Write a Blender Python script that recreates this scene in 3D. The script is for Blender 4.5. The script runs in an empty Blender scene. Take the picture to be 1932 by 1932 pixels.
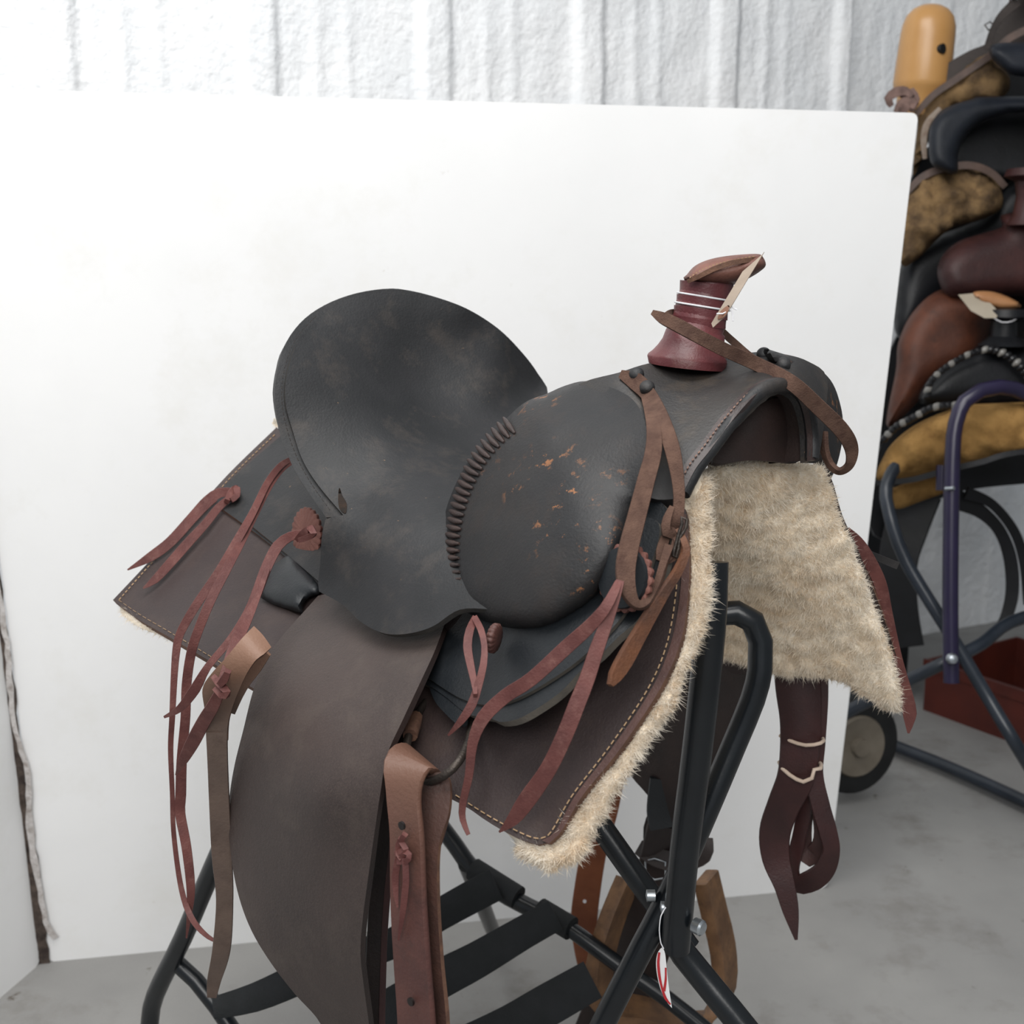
import bpy, bmesh, math, random
import numpy as np
from mathutils import Vector, Matrix, noise
from mathutils.geometry import delaunay_2d_cdt
random.seed(7); rng = np.random.default_rng(7)
scene = bpy.context.scene
COL = scene.collection
# ------------------------------------------------------------------ camera
FPX = 2245.0; PITCH = math.radians(11.2); CAMZ = 1.2
cd = bpy.data.cameras.new('camera'); cam = bpy.data.objects.new('camera', cd); COL.objects.link(cam)
cam.location = (0, 0, CAMZ); cam.rotation_euler = (math.pi/2 - PITCH, 0, 0)
cd.sensor_width = 36; cd.sensor_fit = 'HORIZONTAL'; cd.lens = 36*FPX/1932
cd.clip_start = .05; cd.dof.use_dof = True; cd.dof.focus_distance = 1.12; cd.dof.aperture_fstop = 9
scene.camera = cam
# ------------------------------------------------------------------ world and lamps
wd = bpy.data.worlds.new('workshop_ambient'); scene.world = wd; wd.use_nodes = True
wd.node_tree.nodes['Background'].inputs[0].default_value = (.86, .93, 1.0, 1)
wd.node_tree.nodes['Background'].inputs[1].default_value = .40
def area(name, loc, size, target, power, col=(1, 1, 1)):
    l = bpy.data.lights.new(name, 'AREA'); l.shape = 'RECTANGLE'; l.size, l.size_y = size
    l.energy = power; l.color = col
    o = bpy.data.objects.new(name, l); COL.objects.link(o); o.location = loc
    o.rotation_euler = (Vector(target)-Vector(loc)).to_track_quat('-Z', 'Y').to_euler(); return o
area('ceiling_light', (-.3, .7, 3.2), (2.0, 1.4), (0.0, 1.4, 0.8), 66, (1, .985, .96))
area('ceiling_light', (-.15, -2.1, 3.0), (3.0, 1.8), (0.2, 1.4, 1.0), 97, (1, .985, .96))
vs = scene.view_settings
vs.view_transform = 'Standard'; vs.look = 'None'; vs.gamma = 1; vs.use_curve_mapping = False; vs.exposure = 0.0
# ------------------------------------------------------------------ geometry frame
C0 = np.array([0, 0, CAMZ]); cp, sp = math.cos(PITCH), math.sin(PITCH)
FW = np.array([0, cp, -sp]); UP = np.array([0, sp, cp]); RX = np.array([1., 0, 0])
YAW = math.radians(-43.7); HB = np.array([.165, 1.109, CAMZ-.077])     # base of the saddle horn
AX = {'u': np.array([math.cos(YAW), math.sin(YAW), 0]), 'v': np.array([math.sin(YAW), -math.cos(YAW), 0]), 'w': np.array([0, 0, 1.])}
def ray(x, y): return FW + RX*(x-966)/FPX + UP*(966-y)/FPX
def P(x, y, d): return C0 + ray(x, y)*d
def D(x, y, ax, val): return val if ax == 'd' else (val-(C0-HB)@AX[ax])/(ray(x, y)@AX[ax])
def S(u, v, w): return HB + AX['u']*u + AX['v']*v + AX['w']*w
def FL(x, y, z=0.0):
    r = ray(x, y); return C0 + r*((z-CAMZ)/r[2])
def PP(pts, d):    # arrays
    pts = np.asarray(pts, float); d = np.asarray(d, float)
    r = FW + RX*((pts[:, :1]-966)/FPX) + UP*((966-pts[:, 1:2])/FPX)
    return C0 + r*d[:, None]
class Surf:        # smooth depth surface through known points (thin plate)
    def __init__(s, ctrl, shift=0.0):
        s.p = np.array([c[:2] for c in ctrl], float)/1000; z = np.array([D(*c) for c in ctrl])
        n = len(ctrl); K = s.k(s.p, s.p) + np.eye(n)*1e-5
        A = np.zeros((n+3, n+3)); A[:n, :n] = K; A[:n, n] = 1; A[:n, n+1:] = s.p; A[n:, :n] = A[:n, n:].T
        s.c = np.linalg.solve(A, np.concatenate([z, np.zeros(3)])); s.shift = shift
    def k(s, a, b):
        r2 = ((a[:, None]-b[None])**2).sum(-1); return .5*r2*np.log(r2+1e-12)
    def __call__(s, pts, off=0.0):
        q = np.atleast_2d(np.asarray(pts, float))[:, :2]/1000; n = len(s.p)
        return s.k(q, s.p)@s.c[:n] + s.c[n] + q@s.c[n+1:] + s.shift + off
    def shifted(s, o):
        t = object.__new__(Surf); t.p, t.c, t.shift = s.p, s.c, s.shift+o; return t
class Flat:
    def __init__(s, d): s.d = d
    def __call__(s, pts, off=0.0): return np.full(len(np.atleast_2d(pts)), s.d+off)
    def shifted(s, o): return Flat(s.d+o)
# ------------------------------------------------------------------ materials
def lin(c): return tuple((x/255/12.92 if x/255 <= .04045 else ((x/255+.055)/1.055)**2.4) for x in c[:3])+(1,)
MATS = {}
def mat(name, c1, c2=None, rough=.5, scale=14, bump=.15, bscale=500, scuff=None, scuff_amt=.62, scuff_scale=60, spec=.5, metal=0, sheen=0, dust=0, sss=0, grain=0, zmix=None):
    if name in MATS: return MATS[name]
    m = bpy.data.materials.new(name); m.use_nodes = True; nt = m.node_tree; N = nt.nodes; Lk = nt.links.new
    b = N['Principled BSDF']; b.inputs['Roughness'].default_value = rough; b.inputs['Metallic'].default_value = metal
    b.inputs['Specular IOR Level'].default_value = spec
    if sheen: b.inputs['Sheen Weight'].default_value = sheen; b.inputs['Sheen Roughness'].default_value = .6
    tc = N.new('ShaderNodeTexCoord'); co = tc.outputs['Object']
    def nz(sc, det=4, ro=.6):
        n = N.new('ShaderNodeTexNoise'); n.inputs['Scale'].default_value = sc; n.inputs['Detail'].default_value = det
        n.inputs['Roughness'].default_value = ro; Lk(co, n.inputs['Vector']); return n.outputs[0]
    def ramp(src, a, c, ca=(0, 0, 0, 1), cc=(1, 1, 1, 1)):
        r = N.new('ShaderNodeValToRGB'); Lk(src, r.inputs[0]); e = r.color_ramp.elements
        e[0].position, e[1].position = a, c; e[0].color, e[1].color = ca, cc; return r.outputs[0]
    def mix(f, a, c):
        x = N.new('ShaderNodeMix'); x.data_type = 'RGBA'
        if isinstance(f, (int, float)): x.inputs[0].default_value = f
        else: Lk(f, x.inputs[0])
        for i, q in ((6, a), (7, c)):
            if isinstance(q, tuple): x.inputs[i].default_value = q
            else: Lk(q, x.inputs[i])
        return x.outputs[2]
    col = ramp(nz(scale, 5, .55), .36, .64, lin(c1), lin(c2 or c1))
    if grain:
        col = mix(ramp(nz(900, 2), .45, .75), col, lin(grain))
    if dust:
        col = mix(ramp(nz(scale*1.7, 6, .7), .52, .8), col, lin(dust))
    if scuff:
        msk = N.new('ShaderNodeMath'); msk.operation = 'MULTIPLY'
        Lk(ramp(nz(scuff_scale, 8, .75), scuff_amt, scuff_amt+.04), msk.inputs[0]); Lk(ramp(nz(9, 2), .5, .62), msk.inputs[1])
        col = mix(msk.outputs[0], col, lin(scuff))
    if zmix:
        sx = N.new('ShaderNodeSeparateXYZ'); Lk(co, sx.inputs[0]); mr = N.new('ShaderNodeMapRange'); mr.inputs[1].default_value, mr.inputs[2].default_value = zmix[0], zmix[1]
        Lk(sx.outputs[2], mr.inputs[0]); col = mix(mr.outputs[0], col, lin(zmix[2]))
    Lk(col, b.inputs['Base Color'])
    if bump:
        bp = N.new('ShaderNodeBump'); bp.inputs['Strength'].default_value = bump; bp.inputs['Distance'].default_value = .002
        h = N.new('ShaderNodeMath'); h.operation = 'ADD'; Lk(nz(bscale, 3), h.inputs[0]); Lk(nz(bscale*.18, 3), h.inputs[1])
        Lk(h.outputs[0], bp.inputs['Height']); Lk(bp.outputs[0], b.inputs['Normal'])
    MATS[name] = m; return m
BLACK = mat('black_leather', (25, 26, 28), (36, 36, 38), .60, 12, .22, 420, dust=(62, 56, 52), scuff=(150, 120, 90), scuff_amt=.66, scuff_scale=120)
ROLL = mat('scuffed_black_leather', (25, 25, 27), (34, 32, 32), .56, 12, .22, 380, dust=(44, 36, 32), scuff=(140, 92, 56), scuff_amt=.575, scuff_scale=70)
BLUEBLACK = mat('blue_black_leather', (18, 22, 26), (25, 29, 33), .48, 14, .2, 380, dust=(36, 38, 40))
FORK = mat('dusty_black_leather', (34, 33, 34), (46, 43, 41), .52, 12, .25, 380, dust=(72, 62, 52), scuff=(150, 120, 90), scuff_amt=.66, scuff_scale=120)
FENDER = mat('brown_fender_leather', (50, 41, 39), (60, 49, 46), .52, 9, .22, 380, dust=(76, 66, 60), grain=(72, 61, 56))
SKIRT = mat('brown_skirt_leather', (46, 36, 36), (55, 43, 42), .55, 10, .18, 420, dust=(66, 53, 48), grain=(61, 50, 48))
REDS = mat('red_brown_latigo', (86, 45, 42), (104, 59, 54), .65, 40, .25, 500, dust=(122, 82, 75))
LATIGO_SHADED = mat('shaded_brown_latigo', (62, 42, 36), (78, 52, 44), .6, 22, .3, 300, dust=(46, 34, 31))  # for the strap's back layer, its shadow darkened into the colour
LATIGO_RED = mat('oxblood_strap_leather', (76, 46, 42), (94, 58, 51), .55, 16, .3, 300, dust=(60, 40, 37), zmix=(.04, .14, (104, 74, 60)))
TAN = mat('tan_strap_leather', (116, 86, 70), (132, 98, 80), .55, 26, .25, 300, dust=(92, 70, 58))
FOLD = mat('faded_strap_leather', (84, 69, 61), (98, 81, 71), .55, 20, .25, 300, dust=(70, 54, 47), zmix=(.11, .185, (128, 96, 78)))
OLIVE = mat('olive_brown_strap', (84, 69, 61), (98, 81, 71), .55, 20, .25, 300, dust=(70, 54, 47))
SUEDE = mat('suede_strap', (80, 60, 52), (98, 75, 64), .9, 60, .5, 700, dust=(66, 46, 40), spec=.2)
ORANGE = mat('orange_brown_strap', (120, 66, 40), (140, 82, 52), .5, 20, .2, 300)
EDGE = mat('raw_leather_edge', (86, 60, 48), (112, 80, 62), .8, 80, .3, 600)
HORN = mat('oxblood_horn_wrap', (84, 38, 42), (102, 48, 50), .42, 18, .2, 400, dust=(110, 70, 64))
CAP = mat('horn_cap_leather', (92, 58, 50), (118, 78, 66), .55, 40, .3, 400)
MAROON = mat('dark_maroon_strap', (46, 24, 24), (62, 32, 31), .42, 16, .2, 400)
DARKBROWN = mat('dark_brown_leather', (34, 26, 25), (48, 36, 33), .5, 14, .2, 400)
FLEECE = mat('fleece', (236, 222, 200), (246, 236, 220), .95, 30, .6, 260, spec=.1, sheen=.3, dust=(224, 196, 156))
WOOL = mat('fleece_pile', (246, 234, 216), (252, 245, 233), .9, 25, 0, spec=.1, sheen=.3, dust=(236, 212, 176))
def soften(m, f):
    nt = m.node_tree; b = nt.nodes['Principled BSDF']; t = nt.nodes.new('ShaderNodeBsdfTranslucent'); x = nt.nodes.new('ShaderNodeMixShader'); x.inputs[0].default_value = f
    nt.links.new(b.inputs['Base Color'].links[0].from_socket, t.inputs['Color']); nt.links.new(b.outputs[0], x.inputs[1]); nt.links.new(t.outputs[0], x.inputs[2])
    nt.links.new(x.outputs[0], nt.nodes['Material Output'].inputs[0])
soften(WOOL, .45)
STITCH = mat('tan_thread', (158, 130, 98), (172, 142, 110), .8, 80, .1)
STITCHD = mat('worn_thread', (120, 92, 80), (140, 110, 96), .8, 80, .1)
STEEL = mat('black_painted_steel', (16, 20, 24), (22, 26, 30), .28, 20, .05, 300, scuff=(80, 84, 88), scuff_amt=.68, scuff_scale=140)
IRON = mat('dark_iron', (52, 48, 46), (70, 62, 56), .45, 60, .3, 500, metal=.6)
WEB = mat('black_webbing', (18, 22, 24), (26, 29, 32), .75, 30, .5, 900)
ZINC = mat('zinc_bolt', (170, 176, 182), (190, 196, 200), .3, 50, .1, metal=.9)
STRING = mat('white_string', (232, 232, 235), None, .7, 50, .2)
KRAFT = mat('kraft_paper', (140, 126, 112), (150, 136, 122), .8, 40, .1)
EYELET = mat('eyelet_paper', (120, 84, 66), None, .8, 40, .1)
WOOD = mat('worn_wood', (98, 70, 48), (128, 94, 64), .6, 30, .3, 200, dust=(60, 44, 34))
RUBBER = mat('rubber_band', (206, 184, 166), (216, 196, 178), .6, 40, .1)
WHITEC = mat('white_card', (226, 226, 226), None, .6, 40, 0)
REDINK = mat('red_ink', (170, 28, 36), None, .6, 40, 0)
# ------------------------------------------------------------------ object helpers
def empty(name, loc, label, cat, group=None):
    o = bpy.data.objects.new(name, None); COL.objects.link(o); o.location = Vector(loc); o.empty_display_size = .05
    o['label'] = label; o['category'] = cat
    if group: o['group'] = group
    return o
def origin(o):
    v = Vector((0, 0, 0)); p = o
    while p is not None: v += p.location; p = p.parent
    return v
def finish(name, verts, faces, m, parent=None, smooth=True, angle=42, label=None, kind=None, fm=None):
    """verts in world space; stored relative to the parent"""
    og = origin(parent) if parent else Vector((0, 0, 0))
    verts = np.asarray(verts, float) - np.array(og)
    ctr = verts.mean(0) if parent is None else np.zeros(3)
    if parent is None: ctr[2] = verts[:, 2].min(); verts = verts-ctr
    me = bpy.data.meshes.new(name); me.from_pydata(verts.tolist(), [], faces)
    ms = m if isinstance(m, (list, tuple)) else [m]
    for x in ms: me.materials.append(x)
    bm = bmesh.new(); bm.from_mesh(me); bmesh.ops.recalc_face_normals(bm, faces=bm.faces)
    for f in bm.faces: f.smooth = smooth
    for e in bm.edges:
        if len(e.link_faces) == 2 and e.calc_face_angle(0) > math.radians(angle): e.smooth = False
    if fm is not None:
        bm.faces.ensure_lookup_table()
        for i, k in enumerate(fm): bm.faces[i].material_index = k
    bm.to_mesh(me); bm.free()
    o = bpy.data.objects.new(name, me); COL.objects.link(o)
    if parent: o.parent = parent
    else: o.location = ctr
    if label: o['label'] = label
    if kind: o['kind'] = kind
    return o
def tag(o, label, cat, group=None):
    o['label'] = label; o['category'] = cat
    if group: o['group'] = group
    return o
def cr(pts, step, closed=False):
    """Catmull-Rom resample, any dimension; a third 'sharp' flag is handled by smooth_poly"""
    p = np.asarray(pts, float); n = len(p); out = []
    for i in range(n if closed else n-1):
        a, b, c, d = (p[(i-1) % n], p[i], p[(i+1) % n], p[(i+2) % n]) if closed else (p[max(i-1, 0)], p[i], p[i+1], p[min(i+2, n-1)])
        k = max(1, int(round(np.linalg.norm(c-b)/step)))
        for j in range(k):
            t = j/k; out.append(.5*((2*b)+(c-a)*t+(2*a-5*b+4*c-d)*t*t+(3*b-a-3*c+d)*t**3))
    if not closed: out.append(p[-1])
    return np.array(out)
def smooth_poly(poly, step):
    sharp = [i for i, q in enumerate(poly) if len(q) > 2]
    p = [q[:2] for q in poly]
    if not sharp: return cr(p, step, True)
    n = len(p); out = []
    for a, b in zip(sharp, sharp[1:]+[sharp[0]+n]):
        seg = [p[i % n] for i in range(a, b+1)]; out.append(cr(seg, step)[:-1])
    return np.concatenate(out)
def inside(pts, poly):
    x, y = pts[:, 0], pts[:, 1]; r = np.zeros(len(pts), bool); j = len(poly)-1
    for i in range(len(poly)):
        xi, yi = poly[i]; xj, yj = poly[j]
        with np.errstate(divide='ignore', invalid='ignore'):
            c = ((yi > y) != (yj > y)) & (x < (xj-xi)*(y-yi)/(yj-yi+1e-12)+xi)
        r ^= c; j = i
    return r
def bdist(pts, poly):
    a = poly; b = np.roll(poly, -1, 0); best = np.full(len(pts), 1e9)
    for i in range(len(a)):
        ab = b[i]-a[i]; t = np.clip(((pts-a[i])@ab)/(ab@ab+1e-12), 0, 1)
        best = np.minimum(best, np.hypot(*(pts-a[i]-t[:, None]*ab).T))
    return best
def odist(pts, line):
    a = np.array(cr(line, 11)); best = np.full(len(pts), 1e9)
    for i in range(len(a)-1):
        ab = a[i+1]-a[i]; t = np.clip(((pts-a[i])@ab)/(ab@ab+1e-12), 0, 1)
        best = np.minimum(best, np.hypot(*(pts-a[i]-t[:, None]*ab).T))
    return best
def fill(poly, step):
    """triangulated interior of an outline: points (boundary first) and triangles"""
    bnd = smooth_poly(poly, step); lo, hi = bnd.min(0), bnd.max(0)
    gx, gy = np.meshgrid(np.arange(lo[0], hi[0], step), np.arange(lo[1], hi[1], step*.87)); gx[1::2] += step/2
    g = np.stack([gx.ravel(), gy.ravel()], 1); g = g[inside(g, bnd)]
    if len(g): g = g[bdist(g, bnd) > step*.45]
    pts = np.concatenate([bnd, g]) if len(g) else bnd; nb = len(bnd)
    vo, _, fo, orig, *_ = delaunay_2d_cdt([Vector(q) for q in pts], [], [list(range(nb))], 1, 1e-4)
    vo = np.array([[v.x, v.y] for v in vo]); tris = [tuple(f) for f in fo]
    return vo, tris
def boundary_edges(tris):
    cnt = {}
    for t in tris:
        for a, b in ((t[0], t[1]), (t[1], t[2]), (t[2], t[0])):
            k = (min(a, b), max(a, b)); cnt.setdefault(k, []).append((a, b))
    return [v[0] for v in cnt.values() if len(v) == 1]
def vnorm(V3, tris):
    t = np.array(tris); n = np.cross(V3[t[:, 1]]-V3[t[:, 0]], V3[t[:, 2]]-V3[t[:, 0]]); vn = np.zeros_like(V3)
    for k in range(3): np.add.at(vn, t[:, k], n)
    vn /= np.linalg.norm(vn, axis=1, keepdims=True)+1e-12
    s = np.sign((vn*(V3-C0)).sum(1, keepdims=True)); s[s == 0] = 1
    return vn*s        # pointing away from the front side
def sheet(name, poly, surf, thick, m, parent=None, step=12, edge=None, off=0.0, relief=None, label=None, kind=None, round_edge=0.0):
    """leather sheet: outline + curved surface + real thickness"""
    p2, tris = fill(poly, step); d = surf(p2, off)
    if round_edge:
        bnd = smooth_poly(poly, step); t = np.clip(bdist(p2, bnd)/(round_edge[0]), 0, 1); d = d-round_edge[1]*(np.sqrt(1-(1-t)**2)-1)*1.0
    A = PP(p2, d)
    n = vnorm(A, tris)
    if relief is not None: A = A - n*relief(A)[:, None]
    B = A + n*thick; k = len(A)
    faces = list(tris) + [(c+k, b+k, a+k) for a, b, c in tris]; fm = [0]*len(faces)
    for a, b in boundary_edges(tris): faces.append((a, a+k, b+k, b)); fm.append(1 if edge else 0)
    o = finish(name, np.concatenate([A, B]), faces, [m, edge] if edge else m, parent, label=label, kind=kind, fm=fm)
    return o
def inflate(name, poly, surf, front, back, R, m, parent=None, step=12, relief=None, label=None, power=.5, kind=None, free=None):
    p2, tris = fill(poly, step); bnd = smooth_poly(poly, step)
    t = np.clip((bdist(p2, bnd) if free is None else odist(p2, free))/R, 0, 1); h = np.power(np.clip(1-(1-t)**2, 0, 1), power)
    d = surf(p2); A = PP(p2, d-h*front); B = PP(p2, d+h*back)
    if relief is not None: A = A - vnorm(A, tris)*(relief(A)*np.clip(t*3, 0, 1))[:, None]
    bd = set(x for e in boundary_edges(tris) for x in e); k = len(A); idx = {}; BB = []
    for i in range(k):
        if i in bd: idx[i] = i
        else: idx[i] = k+len(BB); BB.append(B[i])
    faces = list(tris)+[(idx[c], idx[b], idx[a]) for a, b, c in tris]
    return finish(name, np.concatenate([A, np.array(BB).reshape(-1, 3)]), faces, m, parent, angle=70, label=label, kind=kind)
def frames(path):
    T = np.gradient(path, axis=0); T /= np.linalg.norm(T, axis=1, keepdims=True)+1e-12; return T
def sweep(name, path, half_w, half_t, wdir, m, parent=None, label=None, rnd=.35, kind=None):
    """rounded strap section swept along a 3D path"""
    T = frames(path); Wd = wdir - (wdir*T).sum(1, keepdims=True)*T; Wd /= np.linalg.norm(Wd, axis=1, keepdims=True)+1e-12
    Nn = np.cross(T, Wd); n = len(path); V = []; sec = []
    for a, b in ((-1, -rnd), (-1, rnd), (-.94, 1), (.94, 1), (1, rnd), (1, -rnd), (.94, -1), (-.94, -1)): sec.append((a, b))
    hw = np.broadcast_to(half_w, (n,)); ht = np.broadcast_to(half_t, (n,))
    for i in range(n):
        for a, b in sec: V.append(path[i]+Wd[i]*a*hw[i]+Nn[i]*b*ht[i])
    k = len(sec); Fc = [(i*k+j, i*k+(j+1) % k, (i+1)*k+(j+1) % k, (i+1)*k+j) for i in range(n-1) for j in range(k)]
    Fc += [tuple(range(k)), tuple((n-1)*k+j for j in range(k))]
    return finish(name, V, Fc, m, parent, angle=50, label=label, kind=kind)
def strap(name, pix, depth, width, m, parent=None, thick=.0032, roll=0, surf=None, off=-.008, ax='v', label=None, step=.008):
    """strap through image points; depth: values on axis ax spread along the points (None = lie on surf)"""
    n = len(pix); dl = np.array([np.nan if q is None else q for q in np.atleast_1d(np.array(depth, object))], float)
    val = np.interp(np.linspace(0, 1, n), np.linspace(0, 1, len(dl)), dl) if not np.isnan(dl).any() or len(dl) != n else dl
    d = [float(surf(np.array([pix[i]]), off)[0]) if np.isnan(val[i]) else D(pix[i][0], pix[i][1], ax, val[i]) for i in range(n)]
    wl = np.atleast_1d(np.array(width, float)); wv = np.interp(np.linspace(0, 1, n), np.linspace(0, 1, len(wl)), wl)
    rl = np.atleast_1d(np.array(roll, float)); rv = np.interp(np.linspace(0, 1, n), np.linspace(0, 1, len(rl)), rl)
    p3 = PP(np.array(pix, float), np.array(d)); hw = wv*np.array(d)/FPX/2
    q = cr(np.concatenate([p3, hw[:, None], np.radians(rv)[:, None]], 1), step)
    path, h, r = q[:, :3], np.maximum(q[:, 3], .0008), q[:, 4]
    T = frames(path); vd = path-C0; vd /= np.linalg.norm(vd, axis=1, keepdims=True)
    w0 = np.cross(T, vd); w0 /= np.linalg.norm(w0, axis=1, keepdims=True)+1e-9
    wdir = w0*np.cos(r)[:, None]+vd*np.sin(r)[:, None]
    return sweep(name, path, h, thick/2, wdir, m, parent, label)
def tube(name, path, rad, m, parent=None, seg=14, closed=False, step=.02, smooth=True, label=None):
    path = np.array(path, float); q = cr(path, step, closed) if smooth else path
    n = len(q); T = frames(q) if not closed else (np.roll(q, -1, 0)-np.roll(q, 1, 0)); T /= np.linalg.norm(T, axis=1, keepdims=True)
    rr = np.interp(np.linspace(0, 1, n), np.linspace(0, 1, len(np.atleast_1d(rad))), np.atleast_1d(rad))
    ref = np.array([.3, .2, .93]); V = []; N0 = None
    for i in range(n):
        a = (np.cross(T[i], ref) if N0 is None else N0-(N0@T[i])*T[i]); a /= np.linalg.norm(a); N0 = a; b = np.cross(T[i], a)
        for j in range(seg):
            t = 2*math.pi*j/seg; V.append(q[i]+rr[i]*(a*math.cos(t)+b*math.sin(t)))
    Fc = [(i*seg+j, i*seg+(j+1) % seg, ((i+1) % n)*seg+(j+1) % seg, ((i+1) % n)*seg+j) for i in range(n if closed else n-1) for j in range(seg)]
    if not closed: Fc += [tuple(range(seg)), tuple((n-1)*seg+j for j in range(seg))]
    return finish(name, V, Fc, m, parent, angle=60, label=label)
def lathe(name, prof, base, axis, m, parent=None, seg=24, wave=None, angle=40, label=None):
    """profile (radius, height) turned about an axis; wave=(count, amount) scallops the rim"""
    ax = np.array(axis, float); ax /= np.linalg.norm(ax); a = np.cross(ax, [.31, .2, .9]); a /= np.linalg.norm(a); b = np.cross(ax, a)
    V = []; n = len(prof)
    for r, h in prof:
        for j in range(seg):
            t = 2*math.pi*j/seg; k = r*(1+(wave[1]*abs(math.sin(wave[0]*t/2)) if wave and r > .006 else 0))
            V.append(np.array(base)+ax*h+k*(a*math.cos(t)+b*math.sin(t)))
    Fc = [(i*seg+j, i*seg+(j+1) % seg, (i+1)*seg+(j+1) % seg, (i+1)*seg+j) for i in range(n-1) for j in range(seg)]
    Fc += [tuple(range(seg)), tuple((n-1)*seg+j for j in range(seg))]
    return finish(name, V, Fc, m, parent, angle=angle, label=label)
def stitches(name, pix, surf, off, m, parent, ln=8, gap=5, w=.0016):
    q = cr(pix, 1.0); s = np.concatenate([[0], np.cumsum(np.hypot(*np.diff(q, axis=0).T))]); V = []; Fc = []; t = 0
    while t+ln < s[-1]:
        e = [np.array([np.interp(x, s, q[:, 0]), np.interp(x, s, q[:, 1])]) for x in (t, t+ln)]
        a, b = PP(np.array(e), surf(np.array(e), off)); tt = (b-a)/np.linalg.norm(b-a); vd = (a-C0)/np.linalg.norm(a-C0)
        wd_ = np.cross(tt, vd); k = len(V); nn = np.cross(wd_, tt)
        for pnt in (a, b):
            for x, y in ((-1, -1), (1, -1), (1, 1), (-1, 1)): V.append(pnt+wd_*x*w/2+nn*y*w/2)
        Fc += [tuple(k+i for i in f) for f in ((0, 1, 2, 3), (4, 7, 6, 5), (0, 4, 5, 1), (1, 5, 6, 2), (2, 6, 7, 3), (3, 7, 4, 0))]
        t += ln+gap
    return finish(name, V, Fc, m, parent, smooth=False, kind='stuff')
def wool(name, src, n, length, m, parent, keep=None, half=.00026):
    """short curled wool strands standing on a fleece mesh, joined into one piece"""
    me0 = src.data; og = np.array(origin(src)); A = np.array([v.co[:] for v in me0.vertices])+og; N0 = np.array([q.vector[:] for q in me0.vertex_normals])
    t = np.array([p.vertices[:3] for p in me0.polygons])
    cen = A[t].mean(1); fn = np.array([p.normal[:] for p in me0.polygons]); ok = (fn*(C0-cen)).sum(1)/np.linalg.norm(C0-cen, axis=1) > -.45
    if keep is not None:
        q = cen-C0; d = q@FW; ok &= inside(np.stack([966+FPX*(q@RX)/d, 966-FPX*(q@UP)/d], 1), np.array(keep, float))
    t = t[ok]; ar = np.linalg.norm(np.cross(A[t[:, 1]]-A[t[:, 0]], A[t[:, 2]]-A[t[:, 0]]), axis=1)
    pick = rng.choice(len(t), n, p=ar/ar.sum()); r1 = np.sqrt(rng.random(n)); r2 = rng.random(n)
    w = np.stack([1-r1, r1*(1-r2), r1*r2], 1); pos = (A[t[pick]]*w[:, :, None]).sum(1); nor = (N0[t[pick]]*w[:, :, None]).sum(1)
    nor /= np.linalg.norm(nor, axis=1, keepdims=True)+1e-9
    fl = .5*np.array([noise.noise_vector(Vector(q)*90) for q in pos])+.7*np.array([noise.noise_vector(Vector(q)*260) for q in pos])+rng.normal(0, .35, (n, 3))
    L = length*(.5+1.0*rng.random(n)**2)[:, None]
    p1 = pos+L*.5*(nor*.7+fl*.7); pe = p1+L*.5*(nor*.25+fl*1.2+rng.normal(0, .4, (n, 3)))
    sd = np.cross(pe-pos, nor+rng.normal(0, .3, (n, 3))); sd /= np.linalg.norm(sd, axis=1, keepdims=True)+1e-9; sd *= half
    pb = pos-nor*.002
    V = np.stack([pb-sd, pb+sd, p1-sd*.9, p1+sd*.9, pe], 1).reshape(-1, 3)
    k = (np.arange(n)*5)[:, None]; Fc = (k+np.array([0, 1, 3, 2])).tolist()+(k+np.array([2, 3, 4])).tolist()
    og = np.array(origin(parent)); me = bpy.data.meshes.new(name); me.from_pydata((V-og).tolist(), [], Fc); me.materials.append(m)
    me.polygons.foreach_set('use_smooth', [True]*len(me.polygons))
    o = bpy.data.objects.new(name, me); COL.objects.link(o); o.parent = parent; o['kind'] = 'stuff'; return o
def lumps(sc, amp):
    return lambda A: np.array([amp*(noise.fractal(Vector(q)*sc, 1.0, 2.0, 3)+.3) for q in A])
def box(name, corners, m, parent=None, label=None):
    """corners: 4 bottom then 4 top world points"""
    return finish(name, corners, [(0, 1, 2, 3), (4, 7, 6, 5), (0, 4, 5, 1), (1, 5, 6, 2), (2, 6, 7, 3), (3, 7, 4, 0)], m, parent, smooth=False, label=label)
def struct(o): o['kind'] = 'structure'; return o
# ------------------------------------------------------------------ setting
WALLM = mat('white_sprayed_wall', (236, 238, 240), (243, 244, 245), .9, 5, .8, 48, spec=.2)
WALLM.node_tree.nodes['Bump'].inputs['Distance'].default_value = .008
BOARD = mat('white_laminate', (240, 240, 240), (245, 245, 245), .5, 3, .03, 90, spec=.3, scuff=(196, 188, 178), scuff_amt=.67, scuff_scale=26, dust=(236, 235, 232))
CHIP = mat('raw_board_edge', (214, 190, 176), (232, 214, 202), .9, 120, .4, 300)
FLOORM = mat('concrete', (131, 130, 129), (146, 145, 143), .75, 3.2, .12, 120, spec=.25, dust=(116, 112, 108), grain=(155, 154, 151), scuff=(92, 85, 78), scuff_amt=.64, scuff_scale=14)
struct(box('floor', [(-4, -2.5, -.05), (5, -2.5, -.05), (5, 5.5, -.05), (-4, 5.5, -.05), (-4, -2.5, 0), (5, -2.5, 0), (5, 5.5, 0), (-4, 5.5, 0)], FLOORM))
def ribpt(k): return P((105+429*k)/(1+.0793*k), 80, 2.42*(1+.0793*k))
w0, w1 = ribpt(0), ribpt(5); wdirn = (w1-w0)[:2]/5; RIB = np.linalg.norm(wdirn); wdirn = wdirn/RIB; wnor = np.array([wdirn[1], -wdirn[0]])
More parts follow.
